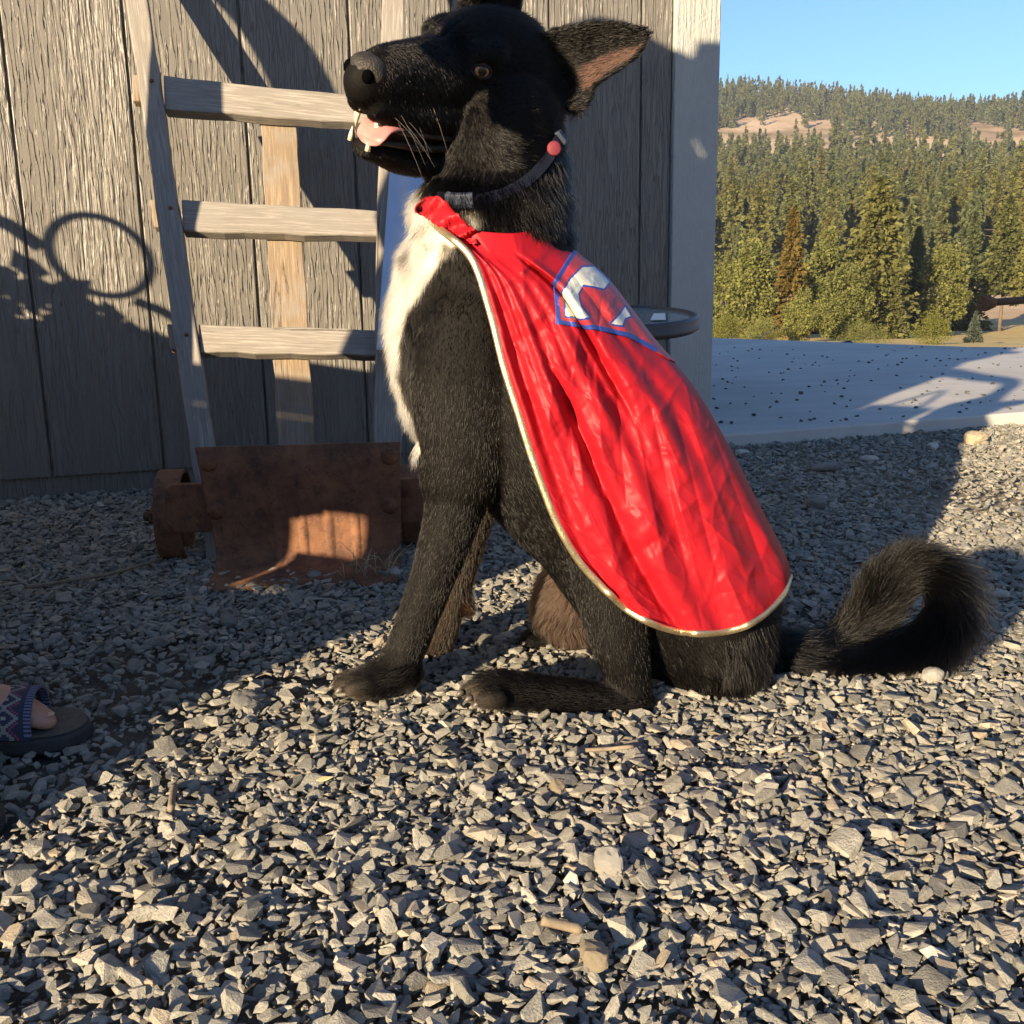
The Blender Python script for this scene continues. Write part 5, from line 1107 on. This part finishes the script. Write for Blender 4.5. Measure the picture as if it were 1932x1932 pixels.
# ------------------------------------------------------------------ made-up shadow casters left of the view, between the sun and the shed
def UW(u, s, z): u = u+.055; return np.array([.8*u+.6*s, -.6*u+.8*s, z])
UX, SX = np.array([.8, -.6, 0]), np.array([.6, .8, 0])
def ubox(name, u0, u1, s0, s1, z0, z1, mat, parent, bev=.004):
    V, Fc = box_pts(UW(u0, s0, z0), UX*(u1-u0), SX*(s1-s0), ZU*(z1-z0)); o = fix_normals(mesh_obj(name, V, Fc, mat, parent)); grain(o, UX if (u1-u0) > (z1-z0) else ZU, ZU if (u1-u0) > (z1-z0) else UX); return bevel(o, bev)
bench_caster = empty('bench_caster', tuple(UW(-1.65, -.2, 0))); tag(bench_caster, 'slatted wooden seat added just out of view to cast shade', 'bench_caster')  # invented, out of view: its boards keep low sun off the truck's foot
for k in range(3): ubox('back_slat', -2.12, -1.26, -.42, -.395, .56+.09*k, .645+.09*k, M['wood'], bench_caster)
for k in range(4): ubox('seat_slat', -2.12, -1.26, -.39+.095*k, -.305+.095*k, 0.54, .565, M['wood'], bench_caster)
for u in (-2.08, -1.34):
    ubox('leg', u, u+.06, -.39, -.33, 0, .539, M['wood'], bench_caster); ubox('leg', u, u+.06, -.09, -.03, 0, .539, M['wood'], bench_caster); ubox('back_post', u, u+.06, -.45, -.421, .3, .80, M['wood'], bench_caster)
crate_caster = empty('crate_caster', tuple(UW(-1.5, -.2, 0))); tag(crate_caster, 'low slatted wooden box added out of view as a sun blocker', 'crate_caster')  # invented, unseen: its gap lets a sun patch onto the toe plate
for k in range(3):
    ubox('side_slat', -2.0, -1.22, -.29, -.275, .01+.105*k, .11+.105*k, M['wood2'], crate_caster); ubox('side_slat', -2.0, -1.22, -.11, -.095, .01+.105*k, .11+.105*k, M['wood2'], crate_caster)
[ubox('side_slat', a_, b_, -.29, -.275, .325, .52, M['wood2'], crate_caster) for a_, b_ in ((-2.0, -1.53), (-1.42, -1.22))]
ubox('side_slat', -1.527, -1.423, -.11, -.095, .325, .385, M['wood2'], crate_caster)
ubox('bottom', -2.0, -1.22, -.274, -.111, .01, .025, M['wood2'], crate_caster)
bed = empty('planter_caster', tuple(UW(-2.4, .3, 0))); tag(bed, 'tall timber box of leaves added out of view to shade the wall foot', 'planter_caster')  # made up: its leafy top sets the shade line low on the wall
for k in range(6): ubox('plank', -2.78, -2.02, .10, .13, .02+.115*k, .13+.115*k, M['wood'], bed); ubox('plank', -2.78, -2.02, .47, .50, .02+.115*k, .13+.115*k, M['wood'], bed)
ubox('soil', -2.77, -2.03, .131, .469, .02, .66, M['dark'], bed)
V, F = [], []; rs_ = np.random.RandomState(5); pl_ = []
uu = rs_.uniform(-2.78, -2.04, 900); zt = np.interp(uu, [-2.78, -2.66, -2.56, -2.45, -2.37, -2.04], [.83, .84, .83, .77, .72, .72])+.035*np.sin(uu*21); zz = .66+(zt-.66)*rs_.rand(900)**.6
pos = np.array([UW(u, s, z) for u, s, z in zip(uu, rs_.uniform(.14, .46, 900), zz)]); V, F = sprays(pos, rs_.normal(0, 1, (900, 3)), .045*rs_.uniform(.6, 1.4, 900), rs_)
link_mesh('leaves', fast_mesh('leaves', V, F), FOL['dec'], bed)
ringp = [UW(-2.515+.075*math.cos(t), .3, .945+.10*math.sin(t)) for t in np.linspace(0, 2*math.pi, 28, endpoint=False)]  # ring added for its round shadow on the wall
tube('shade_ring', ringp, .009, M['greytable'], bed, 8, True); tube('ring_stake', catmull([UW(-2.47, .3, .845), UW(-2.40, .3, .80), UW(-2.33, .3, .62)], 5), .012, M['greytable'], bed, 8)
tube('wire_arm', catmull([UW(-2.60, .3, .94), UW(-2.66, .3, .99), UW(-2.76, .3, .98), UW(-2.85, .3, 1.02)], 5), .016, M['greytable'], bed, 8)
um = empty('umbrella_caster', tuple(UW(-1.585, .1, 0))); tag(um, 'furled canvas cone on a pole, added out of view to cast shade', 'shade_caster'); V = []; Fc = []; n_ = 24  # added unseen blocker, darkens the wall right of the truck
for z, r_ in ((.42, .085), (.50, .095), (.8, .09), (1.1, .075), (1.32, .05), (1.42, .02)):
    for k in range(n_): t = 2*math.pi*k/n_; q_ = r_*(1+.10*math.cos(8*t)); p_ = UW(-1.585, .1, z); V.append(p_+np.array([math.cos(t)*q_, math.sin(t)*q_, 0]))
for i in range(5):
    for k in range(n_): Fc.append((i*n_+k, i*n_+(k+1) % n_, (i+1)*n_+(k+1) % n_, (i+1)*n_+k))
Fc += [tuple(range(n_-1, -1, -1)), tuple(range(5*n_, 6*n_))]; fix_normals(mesh_obj('canopy', V, Fc, simple('umbrella canvas', (.10, .13, .11), .85, .2, 20, .002), um, True))
tube('pole', [UW(-1.585, .1, .02), UW(-1.585, .1, 1.47)], .019, M['wood2'], um, 10); tube('base', [UW(-1.585, .1, .0), UW(-1.585, .1, .05), UW(-1.585, .1, .06)], [.20, .20, .17], M['concrete'], um, 28)
arch_caster = empty('hoop_caster', tuple(UW(-2.1, .75, 0))); tag(arch_caster, 'bent log hoop added out of view to cast a band of shade', 'garden arch')  # made up to throw the curved shadow band on the wall
T_ = math.tan(R(SUN_EL))
hp_ = catmull([UW(-1.818, .75, 0.000), UW(-1.858, .75, 0.250), UW(-1.918, .75, 0.450), UW(-1.978, .75, 0.640), UW(-2.043, .75, 0.820), UW(-2.088, .75, 1.000), UW(-2.118, .75, 1.120), UW(-2.163, .75, 1.266), UW(-2.198, .75, 1.390), UW(-2.233, .75, 1.480), UW(-2.293, .75, 1.560), UW(-2.398, .75, 1.650), UW(-2.578, .75, 1.720), UW(-2.828, .75, 1.660), UW(-3.028, .75, 1.350), UW(-3.098, .75, 0.700), UW(-3.108, .75, 0.000)], 4)
tube('hoop', hp_, np.interp(np.linspace(0, 1, len(hp_)), [0, .16, .27, .36, .55, .65, 1], [.03, .03, .032, .060, .052, .036, .036]), M['wood'], arch_caster, 12)

# ------------------------------------------------------------------ small loose things on the gravel
def gz(x, y): return float(base_h(x, y))
twig = simple('dry twig', (.20, .16, .11), .9, .3, 60, .001)
for pts_, r_, lab in (([(48, 1112), (120, 1098), (200, 1082), (262, 1063), (305, 1048)], .0035, 'thin dry twig lying on the shaded gravel left of the toe plate'), ([(1022, 1733), (1058, 1731), (1096, 1730)], .0045, 'short pale stick lying on the sunlit gravel in the lower middle'), ([(322, 1525), (325, 1500), (328, 1472)], .004, 'pale splinter standing at the edge of the shade at lower left'), ([(1105, 1402), (1150, 1405), (1195, 1406)], .0025, 'thin reddish twig on the gravel below the dog')):
    P = [];
    for x, y in pts_: q = Zp(x, y, .03); q[2] = gz(q[0], q[1])+.006; P.append(q)
    P = np.array(P); P[:, 2] = np.maximum(P[:, 2], np.interp(np.arange(len(P)), [0, len(P)-1], [P[0, 2], P[-1, 2]])); tag(tube('twig', catmull(P, 5), r_, twig, None, 7), lab, 'twig')
white = M['white']; tanr = simple('tan rock', (.40, .33, .22), .9, .2, 30, .002); greyr = simple('pale grey rock', (.24, .235, .21), .9, .2, 30, .002)
for px, py, s, mat, lab, sq in ((1150, 1610, .017, white, 'lumpy white rock in the sunlit gravel right of centre', (1, .9, .8)), (1120, 1790, .017, tanr, 'tan flat stone low in the sunlit gravel', (1, .7, .5)), (903, 1478, .011, white, 'small white stone with a dark fleck below the dog foot', (1, .7, .5)), (1050, 1465+0, .014, tanr, 'small orange stone near the white stone below the dog', (1, .8, .7)),
    (462, 1312, .028, greyr, 'large smooth grey stone in the shade left of the front paw', (1, .7, .5)), (382, 1105, .012, white, 'tiny white oval pebble in the shade by the toe plate', (1, .6, .5)), (1760, 1265, .017, white, 'white chalky rock below the curled tail', (1, .8, .6)), (1890, 1115, .016, white, 'white chip in the shade right of the tail', (1, .7, .4)),
    (1560, 880, .045, greyr, 'pale crumbled mortar lump in the shade before the slab', (1, .6, .3)), (1640, 858, .030, white, 'white mortar flake lying at the slab edge', (1, .5, .35)), (1385, 868, .035, greyr, 'pale mortar crumb beside the cape at the slab edge', (1, .6, .4)), (1400, 848, .030, white, 'white flat mortar flake against the slab edge', (1, .45, .3)), (1840, 825, .042, tanr, 'big tan rock in the sun at the slab edge', (1, .8, .8)), (1760, 838, .024, white, 'whitish stone in the sun by the slab edge', (1, .8, .5)), (1720, 1000, .022, greyr, 'pale stone beside the edge of the shadow behind the tail', (1, .8, .5)), (1540, 950, .030, greyr, 'pale rounded clod in the shade behind the dog', (1, .8, .6)), (1445, 1040, .02, white, 'white chip in the shade just right of the cape', (1, .8, .6)), (740, 1070, .018, white, 'white stone beside the right corner of the toe plate', (1, .7, .5)), (430, 1165, .02, greyr, 'flat grey stone in front of the toe plate', (1, .7, .4))):
    q = Zp(px, py, .03); rock('rock', (q[0], q[1], gz(q[0], q[1])+s*.25), s, mat, lab, 'rock', int(px+py), None, sq)
straw = simple('dry grass', (.42, .36, .22), .8, .2, 20, 0)
gt = empty('grass_tuft', tuple(Zp(690, 1080, .02))); gt['kind'] = 'thing'; tag(gt, 'dry wispy grass tuft beside the curled lip of the toe plate', 'grass tuft')
for k in range(26):
    b0 = Zp(690+random.uniform(-40, 45), 1085+random.uniform(-8, 8), .02); a = random.uniform(0, 6.28); L = random.uniform(.04, .09); tp = b0+np.array([math.cos(a)*L*.7, math.sin(a)*L*.5-.01, L*random.uniform(.3, .9)])
    tube('blade', [b0, (b0+tp)/2+ZU*.012, tp], [.0008, .0007, .0003], straw, gt, 4)
leafm = simple('dry leaf', (.50, .42, .22), .8, .2, 30, .001)
q = Zp(612, 1472, .04); lf = mesh_obj('dry_leaf', [q+np.array(v)*.009 for v in ((-1, 0, 0), (-.3, .5, .2), (.4, .45, .05), (1.1, .1, .35), (.3, -.4, .1), (-.4, -.4, .05))], [(0, 1, 2, 3, 4, 5)], leafm); lf.modifiers.new('thick', 'SOLIDIFY').thickness = .0006
tag(lf, 'curled pale dry leaf at the edge of the shade on the gravel', 'leaf')

# air between here and the hills
hz = NB('haze'); hz.t.nodes.remove(hz.p); pv = hz.n('ShaderNodeVolumePrincipled'); pv.inputs['Color'].default_value = (.78, .86, 1, 1); pv.inputs['Density'].default_value = HAZE; pv.inputs['Anisotropy'].default_value = .2; hz.l(pv.outputs[0], hz.out.inputs['Volume'])
if HAZE > 0:
    V, Fc = box_pts((-2900, -2900, -60), (5800, 0, 0), (0, 5800, 0), (0, 0, float(GZ.max())+75)); tag(fix_normals(mesh_obj('haze', V, Fc, hz.m)), 'thin evening haze over the valley', kind='stuff')
